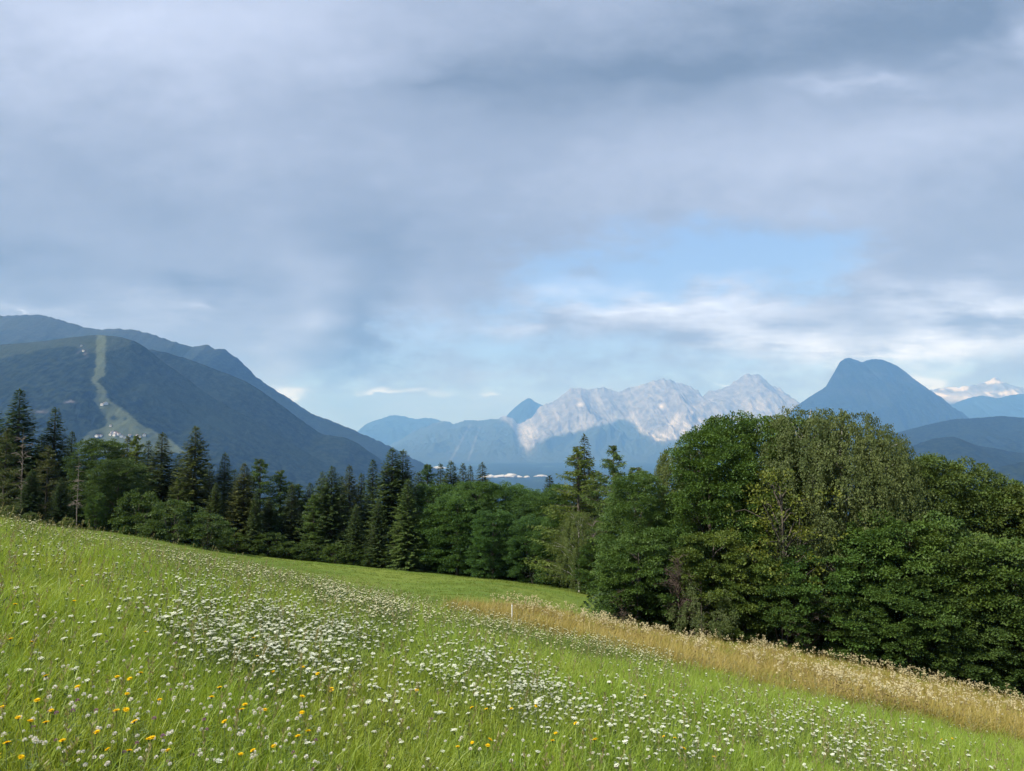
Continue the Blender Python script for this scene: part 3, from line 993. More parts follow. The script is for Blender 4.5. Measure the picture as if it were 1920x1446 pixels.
P['birch'] = [(12.0, make_weeping(12, 2.7, 31, 420)), (12.0, make_weeping(12, 2.3, 32, 340)), (12.0, make_weeping(12, 3.2, 33, 460))]
P['maple'] = [(7.0, make_broad(7, 3.0, 41, 260, 165, 0.105, 0.04, size=(0.35, 0.75), flat=0.42, stems=3, limb=14, power=0.35)), (7.0, make_broad(7, 2.6, 42, 240, 165, 0.10, 0.04, size=(0.3, 0.7), flat=0.42, stems=3, limb=14, power=0.35))]
P['bush'] = [(3.0, make_broad(3, 2.1, 51, 95, 80, 0.11, 0.02, size=(0.28, 0.5), stems=4, limb=8, power=0.4)), (3.0, make_broad(3, 1.8, 52, 85, 80, 0.10, 0.02, size=(0.25, 0.5), stems=4, limb=8, power=0.4))]
P['willow'] = [(5.0, make_weeping(5, 2.4, 61, 80, 0.07, 0.05, 170, (0.5, 1.3), limb=14, trunk='bark'))]
P['sick'] = [(9.0, make_broad(9, 2.9, 71, 140, 34, 0.12, 0.22, 'yellow', (0.3, 0.7), 0.6, limb=60, stems=3))]
P['dead'] = [(12.0, make_bare(12, 2.0, 81, 'dead', 34, 0.010, 0.25, 0.1, 6)), (12.0, make_bare(12, 3.0, 82, 'dead', 26, 0.009, 0.2, 0.5, 7))]
P['pale'] = [(9.0, make_bare(9, 3.4, 83, 'dead', 18, 0.0065, 0.3, 0.8, 6, 0.12))]
P['redbush'] = [(4.0, make_bare(4, 1.9, 84, 'red_twig', 60, 0.010, 0.08, 0.7, 9))]

NAMES = {'spruce': 'spruce_tree', 'larch': 'larch_tree', 'broad': 'deciduous_tree', 'birch': 'birch_tree', 'maple': 'maple_shrub', 'bush': 'bush', 'willow': 'willow_bush', 'sick': 'yellowing_tree',
         'dead': 'dead_tree', 'pale': 'bare_tree', 'redbush': 'bare_bush'}
CATS = {'maple': 'shrub', 'bush': 'bush', 'willow': 'bush', 'redbush': 'bush'}
tree_i = 0


def tree(kind, var, px, top, D, label, wide=1.0, tint=(1, 1, 1), lean=0.0, group=None):
    """a tree standing on the ground at distance D under photo column px, as tall as its top row says"""
    global tree_i
    tree_i += 1
    r = np.random.default_rng(1000 + tree_i)
    x = float(slope(px, 900)[0]) * D
    z = float(gz(x, D))
    H = float(slope(px, top)[1]) * D - z
    h0, (tm, cm) = P[kind][var % len(P[kind])]
    root = link(NAMES[kind], None, label=label, category=CATS.get(kind, 'tree'))
    if group:
        root['group'] = group
    root.location = (x, D, z)
    k = H / h0
    wide *= {'spruce': 1.62 if px < 320 else 1.45, 'larch': 1.45}.get(kind, 1.15 if D > 60 and kind == 'broad' else 1.0)
    root.scale = (k * wide, k * wide, k)
    root.rotation_euler = (0, lean, r.random() * 2 * pi) if not lean else (0, lean, 0)
    a = link('trunk', tm, root)
    b = link('branches' if kind in ('dead', 'pale', 'redbush') else 'crown', cm, root)
    if b.name.startswith('branches'):
        b['kind'] = 'stuff'
    j = r.normal(0, 0.05)
    b.color = (tint[0] * (1 + j), tint[1] * (1 + j * 0.6), tint[2], 1)
    return root


LF = 'trees along the edge of the left wood'
MF = 'trees along the edge of the middle wood'
RF = 'trees of the near clump on the right'
T = [
    # left wood
    ('spruce', 1, -70, 742, 104, 'spruce cut off by the left edge of the picture', 1.0, (0.8, 0.9, 0.9)),
    ('spruce', 3, -20, 748, 100, 'dark spruce at the left edge next to the tallest spruce', 1.0, (0.7, 0.85, 0.8)),
    ('spruce', 0, 30, 729, 97, 'tallest dark spruce at the left end of the wood', 1.1, (0.75, 0.9, 0.8)),
    ('larch', 2, 8, 800, 90, 'thin olive larch with bare boughs in front of the tallest left spruce', 0.95, (0.75, 0.68, 0.8)),
    ('dead', 1, 40, 800, 88, 'bare grey dead tree standing before the tallest left spruce', 0.8, (1, 1, 1)),
    ('spruce', 3, 99, 764, 100, 'pointed spruce second from the left with clear top', 1.0, (0.95, 1.0, 0.85)),
    ('larch', 2, 88, 832, 89, 'brownish olive thinning conifer below the second spruce', 0.9, (0.8, 0.66, 0.75)),
    ('spruce', 1, 132, 808, 104, 'slim spruce between the second spruce and the leafy tree', 0.95, (0.9, 0.95, 0.8)),
    ('spruce', 2, 60, 880, 86, 'low dark spruce filling the wood edge at far left', 1.1, (0.6, 0.75, 0.7)),
    ('spruce', 4, 115, 895, 86.5, 'broad low dark spruce left of the dead snag', 0.8, (0.55, 0.7, 0.65)),
    ('dead', 0, 147, 852, 85, 'bare pinkish dead tree with broken side branches', 0.8, (1, 1, 1)),
    ('broad', 1, 182, 820, 96, 'tall dark green leafy tree right of the dead snag', 0.95, (0.70, 0.85, 0.85)),
    ('broad', 0, 222, 858, 90, 'round fresh green leafy tree under the ski run', 1.0, (0.72, 0.84, 0.85)),
    ('larch', 0, 216, 826, 106, 'pale larch tip in front of the village clearing', 1.0, (1.0, 1.0, 0.9)),
    ('spruce', 1, 237, 818, 104, 'small brownish spruce tip beside the bright larch', 0.9, (1.4, 1.05, 0.9)),
    ('larch', 0, 254, 813, 102, 'bright yellow green larch spire left of two dark spruces', 0.85, (1.15, 1.15, 0.9)),
    ('spruce', 3, 276, 826, 101, 'dark spruce leaning against the taller spruce right of the bright larch', 0.9, (0.9, 0.9, 0.8)),
    ('spruce', 0, 302, 811, 97, 'dense dark spruce right of the bright larch', 1.15, (0.85, 0.85, 0.75)),
    ('spruce', 2, 365, 799, 95, 'tall freestanding spruce with drooping olive boughs', 1.05, (1.25, 1.1, 0.85)),
    ('spruce', 0, 421, 849, 97, 'grey green spruce right of the drooping olive spruce', 1.1, (1.1, 1.1, 1.0)),
    ('spruce', 2, 458, 868, 93, 'brownish spruce with ragged top before the larches', 1.1, (1.25, 1.0, 0.75)),
    ('larch', 1, 487, 857, 100, 'tall soft green larch right of the brownish spruce', 1.1, (0.72, 0.85, 0.75)),
    ('larch', 1, 526, 879, 102, 'rounded larch second in the larch group', 1.15, (0.68, 0.8, 0.7)),
    ('larch', 0, 560, 905, 103, 'smaller larch at the right end of the larch group', 1.1, (0.66, 0.8, 0.7)),
    ('spruce', 1, 548, 908, 96, 'dark young spruce in front of the larch group', 1.3, (0.8, 0.8, 0.7)),
    ('bush', 0, 262, 925, 87, 'tall green bush left of the round hazel thicket', 0.7, (0.75, 0.88, 0.8)),
    ('bush', 0, 330, 940, 85, 'rounded grey green thicket at the meadow edge below the olive spruce', 0.85, (0.8, 0.92, 0.95)),
    ('bush', 1, 392, 962, 84, 'lower rounded thicket right of the first thicket', 0.95, (0.78, 0.9, 0.92)),
    ('bush', 1, 290, 975, 83, 'small green bush at the meadow edge below the leafy tree', 0.9, (0.75, 0.9, 0.85)),
    ('bush', 1, 15, 948, 84, 'pale grey bush at the far left meadow edge', 1.0, (1.2, 1.15, 1.3)),
    ('bush', 0, 60, 962, 84, 'low pale bush second from the left edge', 0.9, (1.1, 1.1, 1.2)),
    ('bush', 1, 130, 970, 83, 'dome of pale green bush before the dead snag', 0.9, (1.2, 1.15, 1.2)),
    ('maple', 1, 183, 925, 86, 'small leafy shrub right of the dead snag trunk', 0.6, (1.0, 1.2, 0.9)),
    # middle wood
    ('spruce', 4, 604, 884, 99, 'left top of the wide grey green spruce pair', 0.9, (0.9, 1.0, 0.95)),
    ('spruce', 4, 622, 874, 95, 'wide grey green spruce with visible pale trunk', 1.1, (0.95, 1.05, 1.0)),
    ('spruce', 0, 655, 872, 102, 'brown tipped spruce behind the wide grey green spruce', 1.0, (1.15, 1.0, 0.8)),
    ('spruce', 1, 699, 862, 98, 'narrow dark spruce left of the double topped fir', 1.1, (0.8, 0.9, 0.85)),
    ('spruce', 2, 735, 840, 96, 'tall bushy fir with the left of two rounded tops', 1.15, (1.0, 1.05, 0.8)),
    ('spruce', 0, 755, 843, 98, 'tall bushy fir with the right of two rounded tops', 1.2, (1.0, 1.05, 0.8)),
    ('spruce', 0, 765, 898, 90, 'lighter young spruce before the double topped fir', 1.1, (1.35, 1.45, 1.1)),
    ('spruce', 4, 710, 935, 91, 'low dark spruce at the foot of the double topped fir', 0.75, (0.8, 0.9, 0.8)),
    ('larch', 0, 802, 867, 108, 'pale bluish larch right of the double topped fir', 1.0, (0.75, 0.95, 1.2)),
    ('spruce', 1, 826, 868, 107, 'slender spruce spire right of the pale larch', 0.9, (0.8, 0.9, 0.8)),
    ('spruce', 2, 846, 864, 102, 'full dark spruce beside the slender spire', 1.05, (0.9, 0.95, 0.7)),
    ('spruce', 1, 868, 869, 110, 'first of three small spruce spires above the leafy trees', 1.0, (0.95, 0.9, 0.8)),
    ('spruce', 1, 882, 872, 112, 'thin second of three small spruce spires above the leafy trees', 0.8, (0.9, 0.85, 0.8)),
    ('spruce', 3, 904, 867, 106, 'rightmost of three small spruce spires beside the valley cloud', 1.1, (0.9, 0.85, 0.8)),
    ('broad', 0, 825, 945, 92, 'leafy tree at the left end of the middle leafy row', 0.9, (0.85, 1.1, 0.9)),
    ('broad', 3, 893, 900, 94, 'tallest leafy tree in the middle leafy row', 1.05, (0.85, 1.12, 1.0)),
    ('broad', 1, 858, 925, 90, 'leafy tree left of the tallest one in the middle row', 1.05, (0.8, 1.1, 0.95)),
    ('broad', 2, 948, 903, 95, 'leafy tree below the valley cloud in the middle row', 0.9, (0.75, 1.05, 1.0)),
    ('broad', 1, 985, 915, 93, 'leafy tree right of the valley cloud in the middle row', 0.95, (0.75, 1.05, 1.0)),
    ('broad', 3, 1022, 922, 91, 'bluish leafy tree left of the big larch', 0.95, (0.72, 1.0, 1.0)),
    ('broad', 0, 925, 955, 87, 'lower leafy tree at the front of the middle row', 1.05, (0.72, 1.05, 0.95)),
    ('broad', 2, 1000, 965, 85, 'broad low leafy tree at the front right of the middle row', 1.0, (0.7, 1.0, 0.95)),
    ('broad', 0, 1050, 960, 82, 'low leafy tree under the big larch', 0.9, (0.72, 1.0, 0.9)),
    ('spruce', 1, 1030, 892, 104, 'ragged dark spruce tip left of the big larch', 1.3, (0.6, 0.6, 0.6)),
    ('spruce', 3, 1096, 814, 86, 'dark brown spruce top rising behind the big larch', 0.85, (0.8, 0.75, 0.7)),
    ('larch', 2, 1085, 832, 79, 'big feathery larch in the middle of the picture', 1.0, (1.0, 1.0, 0.9)),
    ('larch', 2, 1150, 830, 75, 'open crowned larch with sky showing through right of the big larch', 0.8, (0.85, 0.95, 1.0)),
    ('larch', 1, 1195, 872, 72, 'low larch reaching toward the near clump', 1.3, (0.85, 0.95, 0.9)),
    ('birch', 2, 1085, 955, 74, 'soft birch below the big larch', 0.95, (0.9, 1.0, 0.8)),
    ('pale', 0, 1112, 978, 72.4, 'pale bare branched tree at the edge below the larches', 0.8, (1, 1, 1)),
    ('broad', 2, 1120, 1000, 73, 'dark leafy tree beside the pale bare tree', 0.9, (0.75, 1.0, 0.8)),
    # spruces half hidden in the second row
    ('spruce', 2, 335, 852, 103, 'dark spruce half hidden left of the drooping olive spruce', 1.1, (0.75, 0.85, 0.75)),
    ('spruce', 0, 393, 868, 104, 'dark spruce half hidden right of the drooping olive spruce', 1.1, (0.8, 0.85, 0.75)),
    ('spruce', 3, 440, 880, 105, 'dark spruce half hidden left of the brownish spruce', 1.1, (0.75, 0.85, 0.75)),
    ('spruce', 4, 505, 930, 96, 'low dark spruce below the soft green larches', 0.9, (0.8, 0.85, 0.7)),
    ('spruce', 2, 582, 905, 104, 'dark spruce in the gap left of the wide grey green spruce', 1.1, (0.75, 0.85, 0.8)),
    ('spruce', 0, 640, 892, 104, 'dark spruce filling in behind the wide grey green spruce', 1.0, (0.7, 0.8, 0.75)),
    ('spruce', 3, 678, 888, 104, 'dark spruce filling the gap right of the brown tipped spruce', 1.1, (0.8, 0.85, 0.75)),
    ('spruce', 4, 668, 945, 92, 'low grey green spruce before the narrow dark spruce', 0.8, (0.9, 1.0, 0.9)),
    ('spruce', 2, 785, 885, 104, 'dark spruce shouldering the double topped fir on the right', 1.1, (0.85, 0.9, 0.75)),
    ('broad', 0, 815, 905, 100, 'dark leafy tree behind the left end of the middle leafy row', 1.0, (0.7, 0.95, 0.8)),
    ('broad', 1, 870, 905, 99, 'leafy tree behind the gap in the middle leafy row', 1.0, (0.75, 1.05, 0.9)),
    ('broad', 3, 1060, 905, 88, 'dim leafy tree behind the left flank of the big larch', 1.0, (0.7, 0.95, 0.8)),
    ('larch', 1, 1120, 880, 84, 'larch half hidden between the big and the open crowned larch', 1.1, (0.85, 0.9, 0.8)),
    ('spruce', 0, 20, 800, 106, 'dark spruce filling in behind the left end of the wood', 1.2, (0.7, 0.8, 0.75)),
    ('spruce', 2, 160, 870, 104, 'dark spruce behind the dead snag', 1.1, (0.7, 0.8, 0.7)),
    ('broad', 1, 250, 870, 100, 'dark leafy tree below the bright larch spire', 1.0, (0.75, 1.0, 0.85)),
    ('broad', 0, 60, 850, 101, 'dim leafy tree between the two left spruces', 0.9, (0.75, 0.85, 0.8)),
    ('spruce', 3, 75, 815, 105, 'spruce half hidden between the tallest and the second spruce', 1.1, (0.75, 0.85, 0.8)),
    ('spruce', 0, 205, 850, 105, 'spruce behind the leafy tree right of the dead snag', 1.1, (0.8, 0.85, 0.8)),
    ('larch', 1, 335, 895, 92, 'olive larch filling the gap left of the drooping spruce', 1.0, (0.8, 0.8, 0.7)),
    ('spruce', 2, 405, 905, 91, 'low olive spruce right of the drooping spruce foot', 0.9, (1.1, 1.1, 0.9)),
    ('spruce', 0, 480, 925, 91, 'low dark spruce before the brownish spruce', 0.9, (0.95, 1.0, 0.85)),
    ('larch', 0, 590, 925, 94, 'low soft larch left of the wide grey green spruce', 1.3, (0.75, 0.9, 0.8)),
    # near clump on the right
    ('broad', 3, 1190, 885, 45, 'leafy tree at the left end of the near clump', 0.85, (0.8, 1.0, 0.8)),
    ('birch', 1, 1277, 826, 47, 'slim birch with hanging twigs at the left of the near clump', 0.85, (0.95, 1.0, 0.8)),
    ('broad', 2, 1385, 768, 47, 'large dark green tree forming the left half of the clump top', 0.8, (0.85, 1.05, 0.75)),
    ('broad', 3, 1330, 805, 45, 'dark leafy tree between slim birch and the large dark tree', 0.8, (0.8, 1.02, 0.75)),
    ('broad', 0, 1445, 775, 46, 'leafy tree with sunlit top left of the weeping birches', 0.75, (0.95, 1.08, 0.8)),
    ('sick', 0, 1465, 876, 40.5, 'ailing tree with yellow leaves and bare forked stems', 0.8, (1, 1, 1)),
    ('birch', 0, 1515, 752, 43.5, 'tallest weeping birch of the near clump', 0.95, (0.88, 0.92, 0.85)),
    ('birch', 2, 1578, 759, 43, 'full weeping birch right of the tallest birch', 0.9, (0.9, 0.94, 0.85)),
    ('birch', 0, 1638, 792, 42.5, 'weeping birch on the right shoulder of the clump top', 0.85, (0.92, 0.96, 0.85)),
    ('broad', 3, 1712, 850, 44, 'leafy tree stepping down right of the weeping birches', 0.85, (0.95, 1.0, 0.85)),
    ('broad', 2, 1775, 856, 45, 'olive leafy tree in front of the rounded blue hill', 0.8, (1.0, 1.0, 0.85)),
    ('broad', 1, 1850, 892, 44, 'small topped leafy tree under the right blue hills', 0.9, (0.9, 1.0, 0.85)),
    ('broad', 0, 1922, 900, 43, 'leafy tree cut off by the right edge', 0.9, (1.0, 0.95, 0.8)),
    ('broad', 3, 2010, 905, 43, 'leafy tree just beyond the right edge', 0.9, (0.9, 1.0, 0.85)),
    ('maple', 0, 1195, 1010, 41, 'dense dark shrub at the left foot of the near clump', 0.95, (0.75, 0.95, 0.75)),
    ('maple', 1, 1255, 990, 42, 'green shrub behind the reddish bare bush', 0.9, (0.8, 1.0, 0.75)),
    ('maple', 0, 1335, 995, 41, 'olive shrub in the left middle of the near clump', 0.9, (1.1, 1.1, 0.8)),
    ('willow', 0, 1310, 1090, 38.6, 'drooping grey green willow bush at the foot of the clump', 0.95, (0.95, 1.0, 1.0)),
    ('maple', 1, 1400, 1040, 40, 'green shrub left of the forked stems of the yellow tree', 0.95, (0.95, 1.05, 0.8)),
    ('maple', 0, 1460, 1075, 39.2, 'low green shrub right below the yellow tree', 0.9, (0.8, 1.0, 0.8)),
    ('maple', 0, 1560, 1025, 39.5, 'bright leaved shrub below the tallest birch', 1.0, (0.85, 1.1, 0.8)),
    ('maple', 1, 1640, 985, 39.8, 'tall leafy shrub below the shoulder birch', 0.85, (0.85, 1.1, 0.85)),
    ('maple', 0, 1700, 955, 40, 'tallest leafy shrub below the stepping down tree', 0.8, (0.85, 1.05, 0.8)),
    ('maple', 1, 1600, 1095, 38.2, 'low dark shrub at the dry grass edge below the birches', 1.0, (0.8, 0.95, 0.75)),
    ('maple', 0, 1690, 1085, 37.8, 'low leafy shrub second from the reddish bush at the dry grass edge', 1.0, (0.75, 0.95, 0.75)),
    ('maple', 1, 1775, 985, 39, 'leafy shrub below the olive tree', 0.9, (0.9, 1.0, 0.75)),
    ('maple', 0, 1850, 1010, 38.5, 'leafy shrub below the small topped tree', 0.9, (0.85, 1.0, 0.75)),
    ('maple', 1, 1780, 1115, 37.2, 'dark low shrub over the dry grass near the right edge', 1.05, (0.75, 0.9, 0.75)),
    ('maple', 0, 1900, 1120, 37, 'dark low shrub at the right edge of the picture', 1.05, (0.75, 0.9, 0.75)),
    ('maple', 1, 1960, 1030, 38, 'leafy shrub beyond the right edge of the picture', 1.0, (0.8, 0.95, 0.75)),
    ('redbush', 0, 1268, 1040, 39.2, 'reddish bare twiggy bush between green shrubs at the left of the clump', 0.7, (1, 1, 1)),
    ('redbush', 0, 1508, 1105, 38.3, 'reddish bare twiggy bush below the yellow tree', 0.8, (1, 1, 1)),
    ('redbush', 0, 1163, 1105, 39.5, 'low bare twiggy bush at the left tip of the near clump', 0.8, (1, 1, 1)),
]
for kind, var, px, top, D, label, wide, tint in T:
    tree(kind, var, px, top, D, label, wide, tint, group=LF if px < 590 and D > 60 else (MF if D > 60 else RF))

# low bushes along the foot of the middle wood, each told apart by its place in the row
ORD = ['first', 'second', 'third', 'fourth', 'fifth', 'sixth', 'seventh', 'eighth', 'ninth', 'tenth', 'eleventh']
for i, (px, top) in enumerate([(440, 1000), (478, 1008), (505, 1000), (540, 1016), (570, 1020), (598, 1022), (632, 1020), (662, 1022), (690, 1028), (722, 1036), (752, 1042)]):
    tree('bush', i, px, top, 92 - 0.01 * abs(px - 600), ORD[i] + ' low bush from the left along the foot of the conifers', 1.0, (0.75, 0.86, 0.75) if i % 3 else (0.95, 1.05, 0.8), group='low bushes under the conifers')

# undergrowth that closes the wood behind its edge: dark leafy mass, not countable
r = np.random.default_rng(5)


def gn_scatter(name, pts, rot, scl, idx, protos, **props):
    """points that carry copies of small plant meshes (for what nobody could count)"""
    me = bpy.data.meshes.new(name)
    n = len(pts)
    me.vertices.add(n)
    me.vertices.foreach_set('co', np.asarray(pts, np.float32).ravel())
    a = me.attributes.new('rot', 'FLOAT_VECTOR', 'POINT')
    a.data.foreach_set('vector', np.asarray(rot, np.float32).ravel())
    a = me.attributes.new('scl', 'FLOAT', 'POINT')
    a.data.foreach_set('value', np.asarray(scl, np.float32).ravel())
    a = me.attributes.new('idx', 'INT', 'POINT')
    a.data.foreach_set('value', np.asarray(idx, np.int32).ravel())
    coll = bpy.data.collections.new(name + '_source')
    for k, pm in enumerate(protos):
        po = bpy.data.objects.new('%s_source_%02d' % (name, k), pm)
        coll.objects.link(po)
    o = link(name, me, **props)
    ng = bpy.data.node_groups.new(name, 'GeometryNodeTree')
    ng.interface.new_socket('Geometry', in_out='INPUT', socket_type='NodeSocketGeometry')
    ng.interface.new_socket('Geometry', in_out='OUTPUT', socket_type='NodeSocketGeometry')
    nd, lk = ng.nodes, ng.links
    gi, go = nd.new('NodeGroupInput'), nd.new('NodeGroupOutput')
    ci = nd.new('GeometryNodeCollectionInfo')
    ci.inputs['Collection'].default_value = coll
    ci.inputs['Separate Children'].default_value = True
    ci.inputs['Reset Children'].default_value = True
    iop = nd.new('GeometryNodeInstanceOnPoints')
    iop.inputs['Pick Instance'].default_value = True

    def attr(an, ty):
        q = nd.new('GeometryNodeInputNamedAttribute')
        q.data_type = ty
        q.inputs['Name'].default_value = an
        return q.outputs[0]
    er = nd.new('FunctionNodeEulerToRotation')
    lk.new(attr('rot', 'FLOAT_VECTOR'), er.inputs[0])
    lk.new(gi.outputs[0], iop.inputs['Points'])
    lk.new(ci.outputs[0], iop.inputs['Instance'])
    lk.new(attr('idx', 'INT'), iop.inputs['Instance Index'])
    lk.new(er.outputs[0], iop.inputs['Rotation'])
    lk.new(attr('scl', 'FLOAT'), iop.inputs['Scale'])
    lk.new(iop.outputs[0], go.inputs[0])
    md = o.modifiers.new('scatter', 'NODES')
    md.node_group = ng
    return o


def on_ground(x, y, dz=0.0):
    return np.stack([x, y, gz(x, y) + dz], -1)


M['under'] = leaf_mat('undergrowth_leaves', (0.02, 0.045, 0.014), (0.055, 0.095, 0.025), 0.25, 0.5, 0.7, use_obj=False)
um = [make_broad(3, 2.2, 91 + k, 70, 60, 0.16, 0.02, 'under', (0.35, 0.65), stems=1, limb=3)[1] for k in range(2)]
n = 230
px = r.uniform(-140, 1230, n)
d = np.interp(px, [-140, 600, 900, 1230], [104, 103, 98, 80]) + r.uniform(-5, 14, n)
x = slope(px, 1000)[0] * d
n2 = 60
px2 = r.uniform(1180, 2050, n2)
d2 = r.uniform(42.5, 50, n2)
x2 = slope(px2, 1100)[0] * d2
X_, Y_ = np.concatenate([x, x2]), np.concatenate([d, d2])
nn_ = len(X_)
rot = np.zeros((nn_, 3))
rot[:, 2] = r.random(nn_) * 6.28
gn_scatter('undergrowth', on_ground(X_, Y_, -0.1), rot, np.concatenate([r.uniform(0.9, 2.0, n), r.uniform(0.8, 1.3, n2)]), r.integers(0, 2, nn_), um, kind='stuff',
           label='dark leafy undergrowth between the trees')

# ------------------------------------------------------------------ grass
def blade_mat(name, c1, c2, c3, trans=0.42, tcol=(1.35, 1.2, 0.5)):
    m, t, out = material(name)
    g = t.n('ShaderNodeNewGeometry')
    oi = t.n('ShaderNodeObjectInfo')
    n1 = t.noise(g.outputs['Position'], 0.55, 2, 0.6)
    c = t.mix(g.outputs['Random Per Island'], c1, c2)
    f = t.m('ADD', t.m('MULTIPLY', t.ss(n1, 0.35, 0.7), 0.6), t.m('MULTIPLY', oi.outputs['Random'], 0.4))
    c = t.mix(t.m('MULTIPLY', f, 0.75), c, c3)
    p = t.n('ShaderNodeBsdfPrincipled')
    t.lk(c, p.inputs['Base Color'])
    p.inputs['Roughness'].default_value = 0.45
    p.inputs['Specular IOR Level'].default_value = 0.45
    tr = t.n('ShaderNodeBsdfTranslucent')
    t.lk(t.mix(1.0, c, tcol, 'MULTIPLY'), tr.inputs[0])
    mx = t.n('ShaderNodeMixShader')
    mx.inputs[0].default_value = trans
    t.lk(p.outputs[0], mx.inputs[1])
    t.lk(tr.outputs[0], mx.inputs[2])
    t.lk(mx.outputs[0], out.inputs[0])
    return m


M['grass'] = blade_mat('meadow_grass', (0.160, 0.285, 0.026), (0.285, 0.400, 0.054), (0.335, 0.390, 0.064))
M['dry'] = blade_mat('dry_grass', (0.22, 0.165, 0.034), (0.43, 0.335, 0.095), (0.25, 0.235, 0.045), 0.3, (1.15, 1.0, 0.7))
M['straw'] = blade_mat('grass_panicle', (0.20, 0.19, 0.08), (0.34, 0.30, 0.15), (0.26, 0.24, 0.10), 0.3)
M['lawn'] = blade_mat('lawn_grass', (0.105, 0.175, 0.022), (0.185, 0.240, 0.040), (0.16, 0.215, 0.036))


def tuft(seed, n, rad, h, w, mat, lean=0.35, curve=0.5, wind=(0.0, 0.0)):
    r = np.random.default_rng(seed)
    a = r.random(n) * 2 * pi
    q = rad * np.sqrt(r.random(n))
    base = np.stack([np.cos(a) * q, np.sin(a) * q, np.full(n, -0.03)], -1)
    ln = h * r.uniform(0.45, 1.12, n)
    d = np.stack([r.normal(0, lean, n) + wind[0], r.normal(0, lean, n) + wind[1], np.ones(n)], -1)
    d /= np.linalg.norm(d, axis=1)[:, None]
    hd = d.copy()
    hd[:, 2] = 0
    az = r.random(n) * 2 * pi
    side = np.stack([np.cos(az), np.sin(az), np.zeros(n)], -1)
    cv = curve * r.uniform(0.2, 1.3, n)
    ts = (0.0, 0.4, 0.75, 1.0)
    ws = (0.8, 1.0, 0.65, 0.06)
    ww = w * r.uniform(0.6, 1.3, n)
    L_, R_ = [], []
    for tt, wt_ in zip(ts, ws):
        c = base + d * (ln * tt)[:, None] + hd * (cv * ln * tt * tt)[:, None] - np.array([0, 0, 1.0]) * (cv * ln * tt ** 3 * 0.35)[:, None]
        L_.append(c - side * (ww * wt_ * 0.5)[:, None])
        R_.append(c + side * (ww * wt_ * 0.5)[:, None])
    V = np.stack([x for p_ in zip(L_, R_) for x in p_], 1)     # n, 8, 3
    f = np.array([[0, 1, 3, 2], [2, 3, 5, 4], [4, 5, 7, 6]])
    Fq = (np.arange(n)[:, None, None] * 8 + f[None]).reshape(-1, 4)
    return mesh_np('tuft', V.reshape(-1, 3), Fq, mat, True)


def panicle(seed, h, mat, n=26, spread=0.02, ln=0.12):
    r = np.random.default_rng(seed)
    g = Geo()
    e = np.linspace(0, 1, 5)
    lx, ly = r.normal(0, 0.12), r.normal(0, 0.12)
    path = np.stack([lx * h * e ** 2, ly * h * e ** 2, h * e], -1)
    g.tube(path, 0.0013 * (1.2 - 0.6 * e), 3)
    s = 1 - r.random(n) * ln / h
    p = np.stack([lx * h * s ** 2, ly * h * s ** 2, h * s], -1)
    d = rdir(n, r) * 0.7
    d[:, 2] += 0.9
    g.leaves(p, d, rdir(n, r), r.uniform(0.4, 1.0, n) * spread + 0.012, 0.006)
    return g.mesh('panicle', mat)


def sector(n, d0, d1, r, half=50.0, power=1.0):
    """random points over the field in front, denser nearby"""
    d = (d0 ** power + r.random(n) * (d1 ** power - d0 ** power)) ** (1 / power)
    u = r.uniform(-math.tan(radians(half)), math.tan(radians(half)), n)
    u = np.clip(u, -0.82, 0.82) if half > 42 else u
    return u * d, d


r = np.random.default_rng(77)
protos = [tuft(200 + k, 70, 0.15, 0.26 + 0.05 * (k % 3), 0.0052, M['grass'], 0.30, 0.55, (0.10, -0.03)) for k in range(8)]
protos += [panicle(230 + k, 0.42 + 0.06 * k, M['straw']) for k in range(4)]
x1, y1 = sector(4600, 1.6, 7.5, r, 42, 1.7)
x2, y2 = sector(9500, 6.5, 23.5, r, 42, 1.7)
X_, Y_ = np.concatenate([x1, x2]), np.concatenate([y1, y2])
keep = (r.random(len(X_)) > bank_mask(X_, Y_) * 1.1) & ((Y_ < 20.5) | (r.random(len(X_)) < 0.5))
X_, Y_ = X_[keep], Y_[keep]
n = len(X_)
idx = r.integers(0, 8, n)
scl = r.uniform(0.75, 1.25, n) * (1 + 0.25 * perlin(X_ / 2.0, Y_ / 2.0, 41)) * np.where(Y_ > 8, 1.12, 1.0)
xp, yp = sector(2600, 2.0, 21, r, 42, 1.4)
xp, yp = xp[bank_mask(xp, yp) < 0.5], yp[bank_mask(xp, yp) < 0.5]
X_, Y_ = np.concatenate([X_, xp]), np.concatenate([Y_, yp])
idx = np.concatenate([idx, r.integers(8, 12, len(xp))])
scl = np.concatenate([scl, r.uniform(0.8, 1.2, len(xp))])
rot = np.stack([r.normal(0, 0.05, len(X_)), r.normal(0, 0.05, len(X_)), r.normal(0, 0.9, len(X_))], -1)
gn_scatter('meadow_grass', on_ground(X_, Y_), rot, scl, idx, protos, kind='stuff', label='tall green hay grass of the flower meadow')

